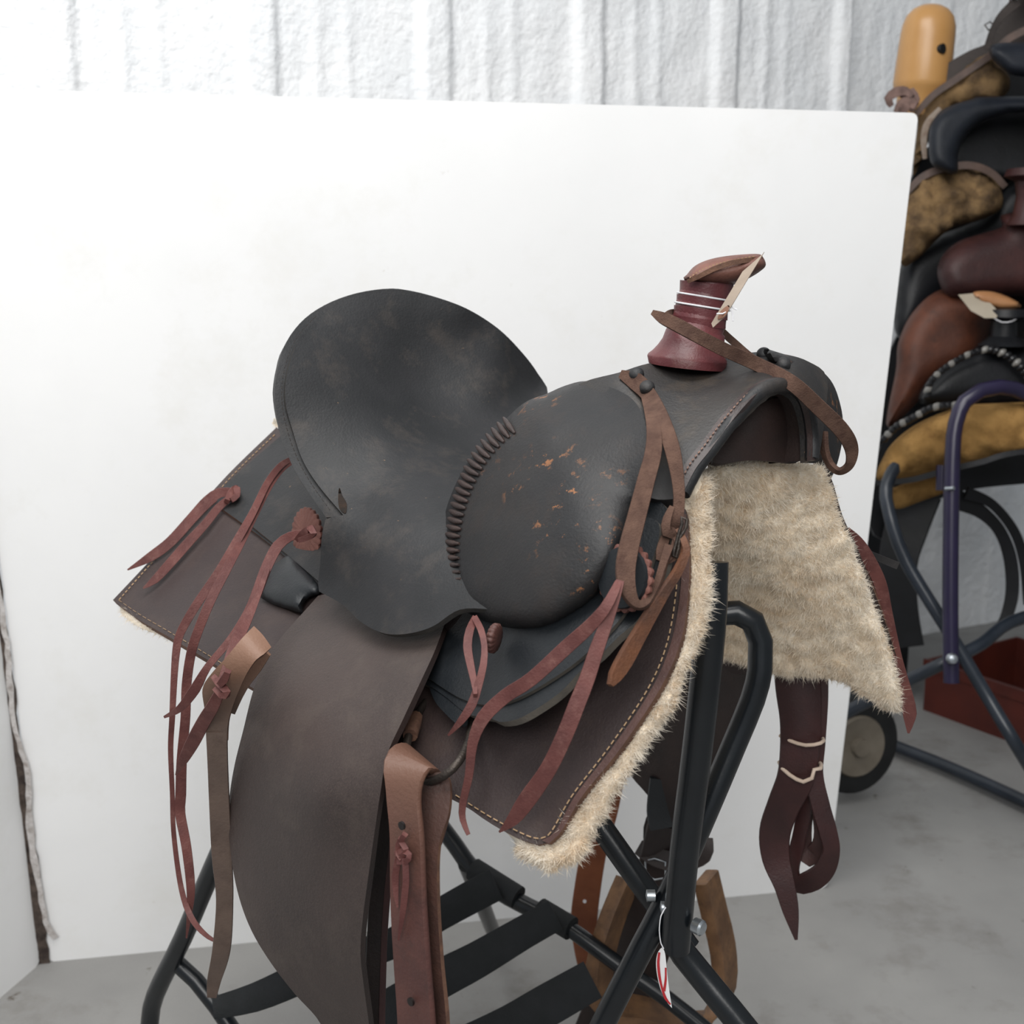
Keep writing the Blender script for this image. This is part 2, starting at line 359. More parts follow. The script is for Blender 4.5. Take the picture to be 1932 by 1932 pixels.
def wall():
    V = []; Fc = []; ks = np.arange(-2.6, 8.0, .02); zs = np.linspace(0, 3.0, 90)
    for k in ks:
        f = (k+.5) % 1-.5; g = (k+.18) % 1-.5
        h = .020*np.clip(1.0-(abs(f)-.07)/.045, 0, 1)*(abs(f) < .2) + .006*math.exp(-(g/.035)**2)+.005*math.exp(-((g-.17)/.035)**2)
        if k > 5.02: h = h*.25-.05
        for z in zs:
            q = w0[:2]+wdirn*RIB*k
            n = noise.noise(Vector((q[0]*9, q[1]*9, z*9)))*.006+noise.noise(Vector((q[0]*34, q[1]*34, z*34)))*.0035
            q = q+wnor*(h+n-.035); V.append((q[0], q[1], z))
    m = len(zs)
    for i in range(len(ks)-1):
        for j in range(m-1): Fc.append((i*m+j, (i+1)*m+j, (i+1)*m+j+1, i*m+j+1))
    return struct(finish('wall_back', V, Fc, WALLM))
wall()
struct(box('shade_wall_right', [(1.95, -2.5, 0), (2.05, -2.5, 0), (2.05, 3.9, 0), (1.95, 3.9, 0), (1.95, -2.5, 3), (2.05, -2.5, 3), (2.05, 3.9, 3), (1.95, 3.9, 3)], mat('grey_shade_wall', (120, 122, 124), (134, 136, 138), .9, 5, .5, 60)))  # unseen side wall, added to cut ambient light on the stacked saddles
# white board leaning on the wall
BL, BR = FL(90, 1815), FL(1560, 1675); ex = BR-BL
rr_ = ray(1733, 213); TRd = ((BR-C0)@ex)/(rr_@ex); TR = P(1733, 213, TRd); eup = TR-BR; LB = np.linalg.norm(ex); HBd = np.linalg.norm(eup)
exn, eyn = ex/LB, eup/HBd; ezn = np.cross(exn, eyn)
if ezn[1] < 0: ezn = -ezn
def slab(name, o, a, b, nrm, w, h, t, r=.012):
    out = []
    for cx, cy, a0 in ((w-r, h-r, 0), (r, h-r, 90), (r, r, 180), (w-r, r, 270)):
        for k in range(5): out.append((cx+r*math.cos(math.radians(a0+22.5*k)), cy+r*math.sin(math.radians(a0+22.5*k))))
    A = [o+a*x+b*y for x, y in out]; B = [q+nrm*t for q in A]; n = len(A)
    return finish(name, A+B, [tuple(range(n)), tuple(range(2*n-1, n-1, -1))]+[(i, (i+1) % n, n+(i+1) % n, n+i) for i in range(n)], [BOARD, CHIP], smooth=False, fm=[0, 0]+[1]*n)
tag(slab('white_board', BL, exn, eyn, ezn, LB, HBd, .012), 'large white board leaning upright behind the saddle', 'board')
sd_ = FL(0, 1893)-BL; sd_ /= np.linalg.norm(sd_); sn_ = np.cross(sd_, eyn); sn_ = sn_/np.linalg.norm(sn_)*(-1 if sn_[0] > 0 else 1)
hg = BL-exn*.012+np.array([0, -.004, 0])
tag(slab('white_board', hg, sd_, eyn, sn_, .9, HBd, .012), 'white side board meeting the large board at a taped corner', 'board')
# torn tape and dirty gap along the hinge
TAPE = mat('torn_tape', (176, 170, 166), (206, 202, 200), .8, 60, .5, 300, dust=(110, 92, 82))
DIRT = mat('dirty_tape', (48, 38, 34), (92, 80, 72), .9, 50, .5, 300, dust=(26, 20, 18))
tp = empty('corner_tape', BL, 'torn dirty tape strip peeling along the corner of the two white boards', 'tape')
def hp(t, side, out): return BL+eyn*t*HBd+exn*side-ezn*out
for nm, pts, wd_, m_ in (('tape_strip', [(.0, -.006), (.1, -.007), (.25, -.008), (.42, -.009), (.55, -.010), (.75, -.009), (.98, -.008)], [.016, .02, .012, .014, .012, .010, .008], DIRT),
                         ('tape_edge', [(.035, .018), (.06, .006), (.12, .002), (.18, -.002), (.26, .004), (.33, -.008), (.40, -.004), (.5, -.006), (.7, -.006), (.95, -.006)], [.009, .007, .008, .009, .007, .006, .008, .005, .006, .004], TAPE),
                         ('tape_edge', [(.02, -.016), (.1, -.018), (.22, -.014), (.3, -.017), (.38, -.012), (.5, -.014)], [.008, .012, .006, .009, .005, .002], DIRT)):
    q = np.array([hp(t, s_, .006 if m_ is TAPE else .004) for t, s_ in pts]); qq = cr(np.concatenate([q, np.array(wd_)[:, None]], 1), .02)
    sweep(nm, qq[:, :3]+rng.normal(0, .0008, (len(qq), 3)), qq[:, 3]*(.75+.5*rng.random(len(qq)))/2*1.3, .0008, np.tile(exn, (len(qq), 1)), m_, tp)
# ------------------------------------------------------------------ the saddle
sad = empty('saddle', S(-.2, 0, -.45), 'worn dark leather western saddle with red strings and fleece lining on the black stand', 'saddle')
SK = Surf([(522, 808, 'v', .0), (397, 931, 'v', .12), (213, 1132, 'v', .262), (321, 1203, 'v', .28), (480, 1300, 'v', .285), (700, 1430, 'v', .285), (860, 1512, 'v', .282), (960, 1570, 'v', .28), (1035, 1595, 'v', .272),
           (1100, 1500, 'v', .25), (1245, 1300, 'v', .19), (1297, 1120, 'v', .145), (1297, 1000, 'v', .125), (1200, 900, 'v', .13), (900, 850, 'v', .09), (700, 850, 'v', .06), (900, 1250, 'v', .215), (600, 1100, 'v', .175), (400, 1100, 'v', .20)])
sk_poly = [(522, 806, 1), (448, 877), (397, 931), (289, 1051), (213, 1132, 1), (263, 1170), (321, 1203), (400, 1250), (480, 1300), (700, 1430), (860, 1511), (920, 1550), (975, 1580), (1015, 1594), (1035, 1590), (1060, 1566), (1100, 1500), (1170, 1413), (1245, 1300), (1284, 1210), (1298, 1120), (1300, 1040), (1292, 960), (1240, 930, 1), (1180, 1010), (1000, 1130), (900, 1140), (760, 1080), (660, 1000), (600, 900)]
skirt = sheet('skirt', sk_poly, SK, .007, SKIRT, sad, 14, EDGE)
stitches('stitching', [(518, 820), (445, 890), (395, 945), (286, 1062), (224, 1132)], SK, -.002, STITCH, skirt, 5, 4, .0012)
stitches('stitching', [(224, 1132), (265, 1160), (323, 1194), (400, 1240), (470, 1283)], SK, -.0015, STITCH, skirt, 7, 4, .0010)
fr_st = [(860, 1500), (920, 1538), (970, 1565), (1005, 1580), (1025, 1580), (1042, 1566), (1080, 1500), (1150, 1408), (1222, 1300), (1258, 1215), (1275, 1120), (1279, 1040), (1275, 970)]
stitches('stitching', fr_st, SK, -.0015, STITCH, skirt, 9, 5, .0011)
# rolled binding along the front edge of the skirt
bpoly = [(1035, 1592, 1), (1060, 1567), (1100, 1500), (1170, 1413), (1245, 1300), (1284, 1210), (1298, 1120), (1300, 1040), (1293, 970, 1), (1281, 970, 1), (1286, 1040), (1283, 1120), (1266, 1212), (1230, 1298), (1157, 1408), (1086, 1500), (1048, 1568), (1022, 1585, 1)]
sheet('skirt_binding', bpoly, SK, .005, mat('binding_leather', (74, 52, 48), (92, 66, 60), .5, 40, .25, 400), sad, 9, EDGE, off=-.003)
# fleece under the near skirt
FS = SK.shifted(.009)
fl_poly = [(1318, 890), (1333, 930), (1337, 1000), (1334, 1060), (1337, 1120), (1328, 1168), (1306, 1222), (1284, 1270), (1272, 1317), (1248, 1361), (1214, 1401), (1192, 1437), (1178, 1462), (1149, 1509), (1128, 1546), (1108, 1582), (1091, 1618), (1060, 1626), (1036, 1642), (1011, 1622), (978, 1608), (960, 1575), (860, 1500), (700, 1420), (480, 1292), (322, 1208), (262, 1182), (228, 1152), (250, 1110), (410, 950), (522, 830), (514, 798), (530, 796), (600, 900), (660, 1000), (760, 1090), (1000, 1140), (1180, 1010), (1250, 920)]
nfl = inflate('near_fleece', fl_poly, FS.shifted(.010), .009, .014, 26, FLEECE, sad, 9, relief=lumps(70, .003))
edge_poly = [(1318, 892), (1333, 930), (1337, 1000), (1334, 1060), (1337, 1120), (1328, 1168), (1306, 1222), (1284, 1270), (1272, 1317), (1248, 1361), (1214, 1401), (1192, 1437), (1178, 1462), (1149, 1509), (1128, 1546), (1108, 1582), (1091, 1618), (1060, 1626), (1036, 1640), (1011, 1622), (980, 1606), (1000, 1596), (1038, 1596), (1066, 1566), (1104, 1500), (1174, 1415), (1248, 1304), (1287, 1212), (1301, 1120), (1302, 1040), (1300, 960)]
edge_poly = edge_poly[:19]+[(960, 1640), (960, 1585), (1000, 1590)]+edge_poly[22:]
big = [(x+14 if i < 16 else x, y+(20 if 14 < i < 21 else 0)) for i, (x, y) in enumerate(edge_poly)]
wool('near_fleece_pile', nfl, 34000, .0065, WOOL, sad, keep=big)
wool('near_fleece_pile', nfl, 900, .006, WOOL, sad, keep=[(200, 1140), (262, 1200), (335, 1240), (335, 1206), (262, 1168), (215, 1130)])
wool('near_fleece_pile', nfl, 250, .007, WOOL, sad, keep=[(505, 785), (525, 785), (535, 812), (510, 818)])
# rear layers
RJ = SK.shifted(-.009)
sheet('rear_jockey', [(530, 822, 1), (448, 893), (408, 934, 1), (411, 953), (444, 978), (484, 1007), (540, 1052), (602, 1112, 1), (640, 1100), (640, 960), (580, 880)], RJ, .006, BLACK, sad, 13, EDGE)
sheet('rear_jockey', [(560, 868, 1), (541, 891), (500, 938), (466, 984, 1), (484, 1000), (540, 1045), (600, 1096, 1), (640, 1060), (640, 950), (600, 900)], SK.shifted(-.016), .006, BLACK, sad, 13, EDGE)
# folded rear rigging loop and the leather under it
inflate('rigging_loop', [(545, 1046, 1), (570, 1070), (604, 1108), (600, 1122, 1), (584, 1127), (573, 1140), (571, 1158, 1), (545, 1150), (515, 1140), (490, 1127, 1), (497, 1098), (515, 1068)], SK.shifted(-.012), .022, .01, 40, BLUEBLACK, sad, 8)
sheet('rigging_tab', [(497, 1138), (540, 1150), (572, 1162), (600, 1140), (620, 1160), (560, 1240), (520, 1290), (500, 1270), (505, 1215), (480, 1185), (484, 1160)], SK.shifted(-.006), .006, SKIRT, sad, 12, EDGE)
# seat and cantle
def cS(u, v, w):
    q = S(u, v, w)-C0; d = q@FW; return (966+FPX*(q@RX)/d, 966-FPX*(q@UP)/d, 'd', d)
ST = Surf([(519, 732, 'v', .19), (528, 812, 'v', .195), (564, 902, 'v', .195), (645, 972, 'v', .192), (535, 656, 'v', .165), (586, 592, 'v', .11), (673, 553, 'v', .045), (740, 545, 'v', 0), (814, 558, 'v', -.045), (880, 582, 'v', -.085), (960, 640, 'v', -.14), (1031, 742, 'v', -.19),
           (605, 1090, 'v', .216), (740, 1195, 'v', .242), (860, 1145, 'v', .222), (660, 1060, 'v', .21), (700, 1010, 'v', .196)]
          + [cS(*q) for q in ((-.40, 0, 0), (-.375, 0, -.05), (-.33, 0, -.09), (-.26, 0, -.12), (-.18, 0, -.13), (-.12, 0, -.11), (-.365, .1, -.05), (-.31, .1, -.10), (-.25, .1, -.125), (-.18, .1, -.135), (-.28, .16, -.14), (-.2, .165, -.15), (-.15, .17, -.16), (-.38, -.1, .01), (-.35, -.1, -.05), (-.28, -.1, -.1))])
rim_out = [(615, 976), (564, 902), (542, 855), (528, 812), (520, 768), (519, 732), (524, 696), (535, 656), (557, 620), (586, 592), (626, 569), (673, 553), (723, 545), (760, 546), (814, 558), (880, 582), (940, 620), (985, 665), (1015, 705), (1034, 745)]
rim_in = [(634, 962), (600, 909), (575, 862), (557, 815), (546, 768), (544, 732), (550, 696), (564, 656), (582, 627), (615, 594), (651, 572), (694, 557), (740, 551), (780, 554)]
seat_poly = [(648, 972, 1), (600, 915), (570, 866), (552, 812), (540, 768), (538, 732), (544, 694), (558, 652), (577, 624), (610, 592), (648, 568), (690, 554)]+[(740, 546), (760, 546), (814, 558), (880, 582), (940, 620), (985, 665), (1015, 705), (1034, 745, 1), (1075, 760), (1090, 840), (1020, 960), (960, 1060), (930, 1150, 1), (868, 1150), (818, 1181), (778, 1194), (738, 1197), (705, 1188), (673, 1167), (647, 1141), (602, 1116, 1), (600, 1101), (604, 1065), (607, 1014), (614, 980, 1), (632, 974)]
sheet('seat', seat_poly, ST, .006, BLACK, sad, 12, mat('dark_leather_edge', (44, 42, 40), (58, 54, 50), .8, 60, .3))
bm_o = cr(rim_out[:15], 4); bm_i = cr(rim_in, 4); k_ = np.linspace(0, 1, 26)
bmid = [(float(np.interp(t, np.linspace(0, 1, len(bm_o)), bm_o[:, c])+np.interp(t, np.linspace(0, 1, len(bm_i)), bm_i[:, c]))/2 for c in (0, 1)) for t in k_]
bmid = [tuple(q) for q in bmid]
strap('cantle_binding', bmid, None, [26, 27, 27, 27, 26, 24, 21, 17, 12, 8, 5], BLACK, sad, .014, surf=ST, off=-.004)
sheet('cantle_back', [(615, 976, 1)]+rim_out[1:]+[(1000, 800), (850, 930), (720, 970)], ST, .014, BLACK, sad, 16, off=.006)
stitches('stitching', [(622, 962), (585, 909), (560, 862), (543, 815), (533, 768), (532, 732), (537, 696), (550, 656), (570, 624), (600, 593)], ST, -.0085, mat('dark_thread', (40, 36, 34), None, .9), sad, 6, 4, .001)
inflate('cantle_tear', [(640, 920), (646, 935), (654, 950), (652, 968), (642, 962), (638, 945)], ST.shifted(-.001), .001, .004, 6, mat('torn_leather_gap', (26, 20, 16), (44, 30, 20), .95, 90, .5), sad, 4)
# fender
FE = Surf([(600, 1125, 'v', .194), (834, 1190, 'v', .214), (720, 1160, 'v', .200), (491, 1267, 'v', .285), (431, 1555, 'v', .335), (512, 1818, 'v', .345), (605, 1932, 'v', .33), (759, 1360, 'v', .300), (706, 1575, 'v', .338), (684, 1800, 'v', .345), (600, 1500, 'v', .347), (650, 2150, 'v', .31), (650, 1300, 'v', .282), (800, 1270, 'v', .262)])
sheet('fender', [(600, 1124, 1), (577, 1150), (548, 1182), (512, 1227), (491, 1267), (475, 1312), (459, 1377), (443, 1441), (433, 1502), (431, 1555), (437, 1624), (451, 1693), (475, 1757), (512, 1818), (556, 1875), (605, 1932), (630, 2010), (640, 2180, 1), (715, 2180, 1), (703, 2010), (696, 1932), (686, 1858), (680, 1798), (684, 1737), (694, 1660), (706, 1575), (718, 1494), (730, 1425), (759, 1360), (787, 1300), (819, 1231), (838, 1180, 1), (800, 1150), (700, 1110)], FE, .006, FENDER, sad, 14, DARKBROWN)
# leather under the fender (stirrup leather seen at its front edge)
strap('stirrup_leather', [(742, 1440), (730, 1560), (716, 1700), (708, 1850), (706, 2000), (704, 2150)], [.27, .28, .30, .31], [44, 40, 38, 40], DARKBROWN, sad, .004)
strap('stirrup_leather', [(756, 1440), (744, 1560), (728, 1720), (722, 1870), (720, 2000), (718, 2150)], [.27, .285, .30, .31], [14, 12, 12, 14], MAROON, sad, .004)
# front rigging flap under the bucking roll
FJ = Surf([(835, 1165, 'v', .188), (793, 1288, 'v', .240), (870, 1340, 'v', .262), (942, 1364, 'v', .275), (1058, 1306, 'v', .255), (1134, 1234, 'v', .232), (1214, 1151, 'v', .195), (1250, 980, 'v', .150), (1000, 1150, 'v', .205), (1150, 1050, 'v', .170)])
sheet('front_jockey', [(880, 1120, 1), (838, 1165), (815, 1230), (793, 1287, 1), (815, 1297), (845, 1318), (870, 1339), (891, 1350), (924, 1354), (942, 1362), (975, 1357), (1011, 1338), (1058, 1305), (1098, 1263), (1134, 1234), (1167, 1201), (1203, 1169), (1240, 1110), (1262, 1040), (1258, 960), (1200, 940), (1050, 1000)], FJ, .007, BLUEBLACK, sad, 12, mat('grey_leather_edge', (84, 80, 74), (98, 92, 84), .8, 60, .3))
sheet('front_jockey', [(885, 1130, 1), (846, 1170), (825, 1230), (806, 1278, 1), (870, 1318), (925, 1330), (975, 1318), (1040, 1282), (1098, 1240), (1160, 1180), (1200, 1120), (1230, 1060), (1235, 980), (1100, 1000)], FJ, .005, BLUEBLACK, sad, 12, mat('grey_leather_edge', (84, 80, 74)), off=-.005)
sheet('rigging_plate', [(812, 1296), (845, 1318), (872, 1342), (874, 1362), (862, 1366), (836, 1342), (820, 1322)], FJ, .005, BLUEBLACK, sad, 7, off=.002)
# rigging ring with its wrap
RG = Surf([(815, 1315, 'v', .232), (766, 1430, 'v', .300), (778, 1468, 'v', .306), (815, 1474, 'v', .308), (889, 1360, 'v', .250), (860, 1450, 'v', .302)])
def onS(pts, s, off=0.0): p = np.array(pts, float); return PP(p, s(p, off))
tube('rigging_ring', onS([(818, 1312), (792, 1340), (772, 1385), (766, 1430), (778, 1468), (815, 1474), (855, 1450), (882, 1405), (889, 1360), (872, 1326), (845, 1310)], RG), .0036, IRON, sad, 10, closed=True, step=.01)
tube('ring_wrap', onS([(785, 1352), (778, 1370), (774, 1388)], RG), [.0062, .0075, .0065], EDGE, sad, 10, step=.005)
# latigo folded over the ring
lv = np.array([.86, .35, .1]); lv /= np.linalg.norm(lv)
def at(x, y, v): return P(x, y, D(x, y, 'v', v))
lp = [at(806, 1590, .318), at(812, 1540, .300), at(813, 1490, .290), at(806, 1450, .288), at(793, 1432, .300), at(774, 1436, .318), at(764, 1460, .328), at(762, 1510, .334), at(768, 1580, .338), at(771, 1700, .342), at(778, 1820, .345), at(786, 1932, .345), at(790, 2080, .34)]
lh = np.array([.012, .016, .018, .019, .020, .020, .0195, .0175, .0185, .020, .0212, .0225, .023])
q_ = cr(np.concatenate([np.array(lp), lh[:, None]], 1), .007)
lat = sweep('latigo_strap', q_[:, :3], q_[:, 3], .0028, np.tile(AX['u']*.93+np.array([0, 0, -.30]), (len(q_), 1)), LATIGO_RED, sad)
LY = Surf([(803, 1474, 'v', .310), (848, 1474, 'v', .300), (823, 1600, 'v', .322), (800, 1700, 'v', .332), (842, 1932, 'v', .336), (790, 1932, 'v', .336)])
sheet('latigo_layer', [(798, 1475, 1), (818, 1458), (838, 1460), (849, 1480), (846, 1535), (827, 1600), (825, 1700), (832, 1820), (842, 1932), (846, 2080, 1), (800, 2080, 1), (790, 1932), (782, 1700), (788, 1570)], LY, .004, LATIGO_SHADED, sad, 9, EDGE)
LS = Surf([(771, 1500, 'v', .343), (771, 1700, 'v', .349), (786, 1932, 'v', .352), (740, 1700, 'v', .345), (820, 1700, 'v', .345)])
for xs in ([(757, 1582), (751, 1596), (752, 1612), (760, 1622)], [(764, 1574), (757, 1588), (766, 1602), (758, 1618)], [(748, 1610), (760, 1606), (772, 1612), (768, 1624), (752, 1626)]):
    strap('tie_knot', xs, None, 11, REDS, sad, .004, surf=LS, off=-.006, step=.003)
strap('tie_thong', [(752, 1618), (746, 1650), (747, 1690), (750, 1712)], None, [13, 14, 10, 3], REDS, sad, .003, surf=LS, off=-.005)
strap('tie_thong', [(764, 1618), (766, 1660), (760, 1720), (752, 1772)], None, [12, 13, 12, 3], REDS, sad, .003, surf=LS, off=-.006)
for hx, hy in ((760, 1557), (777, 1889)):
    q = at(hx, hy, .351); lathe('punched_hole', [(.0035, 0), (.0035, .002)], q, AX['v'], mat('punched_hole', (20, 12, 10)), sad, 10)
# rear cinch strap
RK = Surf([(479, 1181, 'v', .318), (512, 1222, 'v', .316), (470, 1200, 'v', .330), (500, 1238, 'v', .328), (455, 1240, 'v', .342), (420, 1290, 'v', .350), (408, 1372, 'v', .345), (440, 1320, 'v', .340)])
sheet('rear_strap_fold', [(479, 1181, 1), (496, 1198), (512, 1221, 1), (498, 1234), (483, 1245), (466, 1270), (452, 1300), (440, 1330), (430, 1365), (428, 1400, 1), (392, 1400, 1), (386, 1340), (382, 1300), (398, 1272), (427, 1240), (455, 1206)], RK, .004, FOLD, sad, 8, EDGE)
strap('rear_strap_layer', [(506, 1232), (482, 1258), (464, 1284), (452, 1312), (440, 1344)], [.305, .312, .318, .322, .322], [12, 26, 22, 14, 9], FOLD, sad, .004)
strap('rear_cinch_strap', [(409, 1380), (411, 1440), (414, 1514), (419, 1616), (424, 1697), (418, 1790), (404, 1850), (400, 1880)], [.344, .343, .342, .34, .338, .335, .33, .33], [40, 38, 38, 38, 32, 34, 26, 18], OLIVE, sad, .0045, roll=[-10, -10, -5])
# bucking rolls
FKs = Surf([(1300, 688, 'v', 0), (1455, 727, 'v', .02), (1490, 727, 'v', -.015), (1525, 775, 'v', -.045), (1532, 822, 'v', -.055), (1560, 712, 'v', -.13), (1479, 668, 'v', -.085), (1400, 668, 'v', -.06), (1167, 703, 'v', .065), (1080, 740, 'v', .075), (1120, 790, 'v', .105), (1190, 900, 'v', .138), (1288, 929, 'v', .128), (1381, 794, 'v', .065), (1339, 850, 'v', .095), (1270, 780, 'v', .075), (1400, 720, 'v', .02)])
fkd = lambda x, y: float(FKs([[x, y]])[0])
RO = Surf([(832, 1032, 'v', .162), (1031, 743, 'v', .080), (920, 827, 'v', .112), (980, 1188, 'v', .218), (873, 1153, 'v', .198), (1125, 1125, 'v', .198), (1165, 1050, 'v', .184), (1150, 745, 'd', fkd(1150, 745)+.040), (1192, 760, 'd', fkd(1192, 760)+.036), (1216, 820, 'd', fkd(1216, 820)+.028), (1214, 890, 'd', fkd(1214, 890)+.020)])
ro_free = [(1110, 716), (1065, 728), (1031, 743), (994, 757), (962, 783), (920, 826), (882, 873), (855, 924), (838, 976), (832, 1032), (836, 1083), (852, 1125), (873, 1151), (915, 1171), (957, 1184), (1004, 1187), (1041, 1180), (1083, 1157), (1125, 1122), (1162, 1060), (1182, 1010), (1200, 950)]
ro_poly = [(1031, 743), (994, 757), (962, 783), (920, 826), (882, 873), (855, 924), (838, 976), (832, 1032), (836, 1083), (852, 1125), (873, 1151), (915, 1171), (957, 1184), (1004, 1187), (1041, 1180), (1083, 1157), (1125, 1122), (1162, 1060), (1190, 976), (1210, 906), (1220, 836), (1215, 789), (1192, 752), (1153, 731), (1106, 719), (1065, 728)]
ROF = lambda A: np.array([.0012*noise.noise(Vector(q)*30) for q in A])
roll = inflate('bucking_roll', ro_poly, RO, .058, .05, 165, ROLL, sad, 11, relief=ROF, free=ro_free)
def roll_front(p, off=0.0):
    p = np.atleast_2d(np.array(p, float)); t = np.clip(odist(p, ro_free)/165, 0, 1); return RO(p)-.058*np.sqrt(1-(1-t)**2)+off
lace_mat = mat('lace_leather', (46, 36, 34), (60, 46, 42), .5, 60, .3)
lc = cr([(966, 800), (934, 828), (902, 868), (880, 912), (864, 960), (855, 1010), (853, 1060), (860, 1104), (876, 1140)], 1.0)
ls_ = np.concatenate([[0], np.cumsum(np.hypot(*np.diff(lc, axis=0).T))])
lmesh = None
for i in range(27):
    t = ls_[-1]*(i+.5)/27; x = np.interp(t, ls_, lc[:, 0]); y = np.interp(t, ls_, lc[:, 1])
    x2 = np.interp(t+4, ls_, lc[:, 0]); y2 = np.interp(t+4, ls_, lc[:, 1]); tx, ty = x2-x, y2-y; ln = math.hypot(tx, ty) or 1; tx, ty = tx/ln, ty/ln
    wdt = 17-6*i/27
    a = np.array([x-(-ty)*wdt, y-tx*wdt]); b_ = np.array([x+(-ty)*wdt, y+tx*wdt-3])
    pa, pb = PP(np.array([a, b_]), roll_front([a, b_], -.0015)); pm = PP(np.array([[x, y]]), roll_front([[x, y]], -.004))[0]
    tube('lace', [pa, pa*.5+pm*.5-(C0-pm)*-.001, pm, pm*.5+pb*.5, pb], [.0012, .0028, .0032, .0028, .0012], lace_mat, roll, 7, step=.004)
FRS = Surf([(1495, 690, 'v', -.10), (1567, 719, 'v', -.175), (1590, 800, 'v', -.21), (1565, 905, 'v', -.215), (1530, 850, 'v', -.13)])
inflate('bucking_roll', [(1440, 664), (1479, 668), (1525, 682), (1567, 717), (1586, 765), (1591, 810), (1586, 850), (1576, 885), (1562, 908), (1540, 890), (1525, 830), (1510, 750)], FRS, .05, .06, 60, ROLL, sad, 9)
# pommel (fork) leather with rolled gullet edge
lip = [(1532, 868), (1532, 822), (1525, 775), (1511, 743), (1488, 728), (1455, 728), (1423, 747), (1381, 794), (1339, 850), (1312, 885), (1288, 932)]
sheet('pommel', [(1284, 940, 1), (1230, 940), (1190, 900), (1150, 850), (1110, 790), (1080, 740), (1106, 719), (1167, 703), (1222, 686), (1300, 674), (1367, 672), (1430, 664), (1479, 668), (1525, 682), (1560, 712), (1556, 790), (1545, 868, 1)]+[(lip[0][0], lip[0][1], 1)]+lip[1:-1]+[(1288, 932, 1)], FKs, .012, FORK, sad, 11)
lp3 = onS(lip, FKs, .004); tube('gullet_roll', lp3, .0065, BLACK, sad, 10, step=.012)
lipq = cr(np.array(lip, float), 10)
band_out = [(lip[i][0]+dx, lip[i][1]+dy) for i, (dx, dy) in enumerate([(12, 0), (14, -4), (14, -10), (10, -14), (4, -15), (-4, -15), (-14, -12), (-18, -12), (-18, -12), (-18, -12), (-18, -10)])]
sheet('gullet_binding', [(lip[0][0], lip[0][1], 1)]+lip[1:-1]+[lip[-1]+(1,), band_out[-1]+(1,)]+band_out[::-1][1:-1]+[band_out[0]+(1,)], FKs, .005, mat('gullet_binding', (46, 38, 38), (60, 48, 46), .45, 30, .2), sad, 8, off=-.004)
stitches('stitching', [((a[0]*.35+b[0]*.65), (a[1]*.35+b[1]*.65)) for a, b in zip(lip, band_out)][1:], FKs, -.0055, STITCHD, sad, 5, 4, .0011)
def lining():
    a = cr(lp3, .012); V = []; n = len(a); back = 9
    for k in range(back):
        s_ = k/(back-1); V += [q-AX['u']*(.17*s_)+np.array([0, 0, -.02*math.sin(s_*1.6)]) for q in a]
    Fc = [(k*n+i, k*n+i+1, (k+1)*n+i+1, (k+1)*n+i) for k in range(back-1) for i in range(n-1)]
    return finish('gullet_lining', V, Fc, DARKBROWN, sad)
lining()
sheet('gullet_flap', [(1440, 760), (1490, 752), (1508, 780), (1512, 868), (1500, 874), (1420, 868), (1345, 872), (1380, 820)], FKs, .006, mat('gullet_shaded_brown', (38, 25, 22), (50, 32, 27), .7, 20, .2), sad, 14, off=.07)  # flap brown darkened, the shade inside the gullet put into its colour
# rivets
def dome(x, y, s, off, r, m, parent):
    c = PP(np.array([[x, y]], float), s([[x, y]], off))[0]; e = PP(np.array([[x+6, y], [x, y+6]], float), s([[x+6, y], [x, y+6]], off))
    n = np.cross(e[0]-c, e[1]-c); n /= np.linalg.norm(n); n = n if n@(C0-c) > 0 else -n
    return lathe('rivet', [(r, 0), (r*.97, r*.25), (r*.8, r*.55), (r*.45, r*.75), (r*.1, r*.82)], c-n*.001, n, m, parent, 14)
for x, y, o_ in ((1201, 706, -.013), (1221, 731, -.015), (1441, 668, -.004), (1478, 687, -.006)):
    lathe('rivet', [(.0066, -.003), (.0068, 0), (.0066, .002), (.0054, .0038), (.003, .0052), (.0006, .0056)], PP(np.array([[x, y]], float), FKs([[x, y]], o_))[0], (-.15, -.62, .77), BLACK, sad, 16)
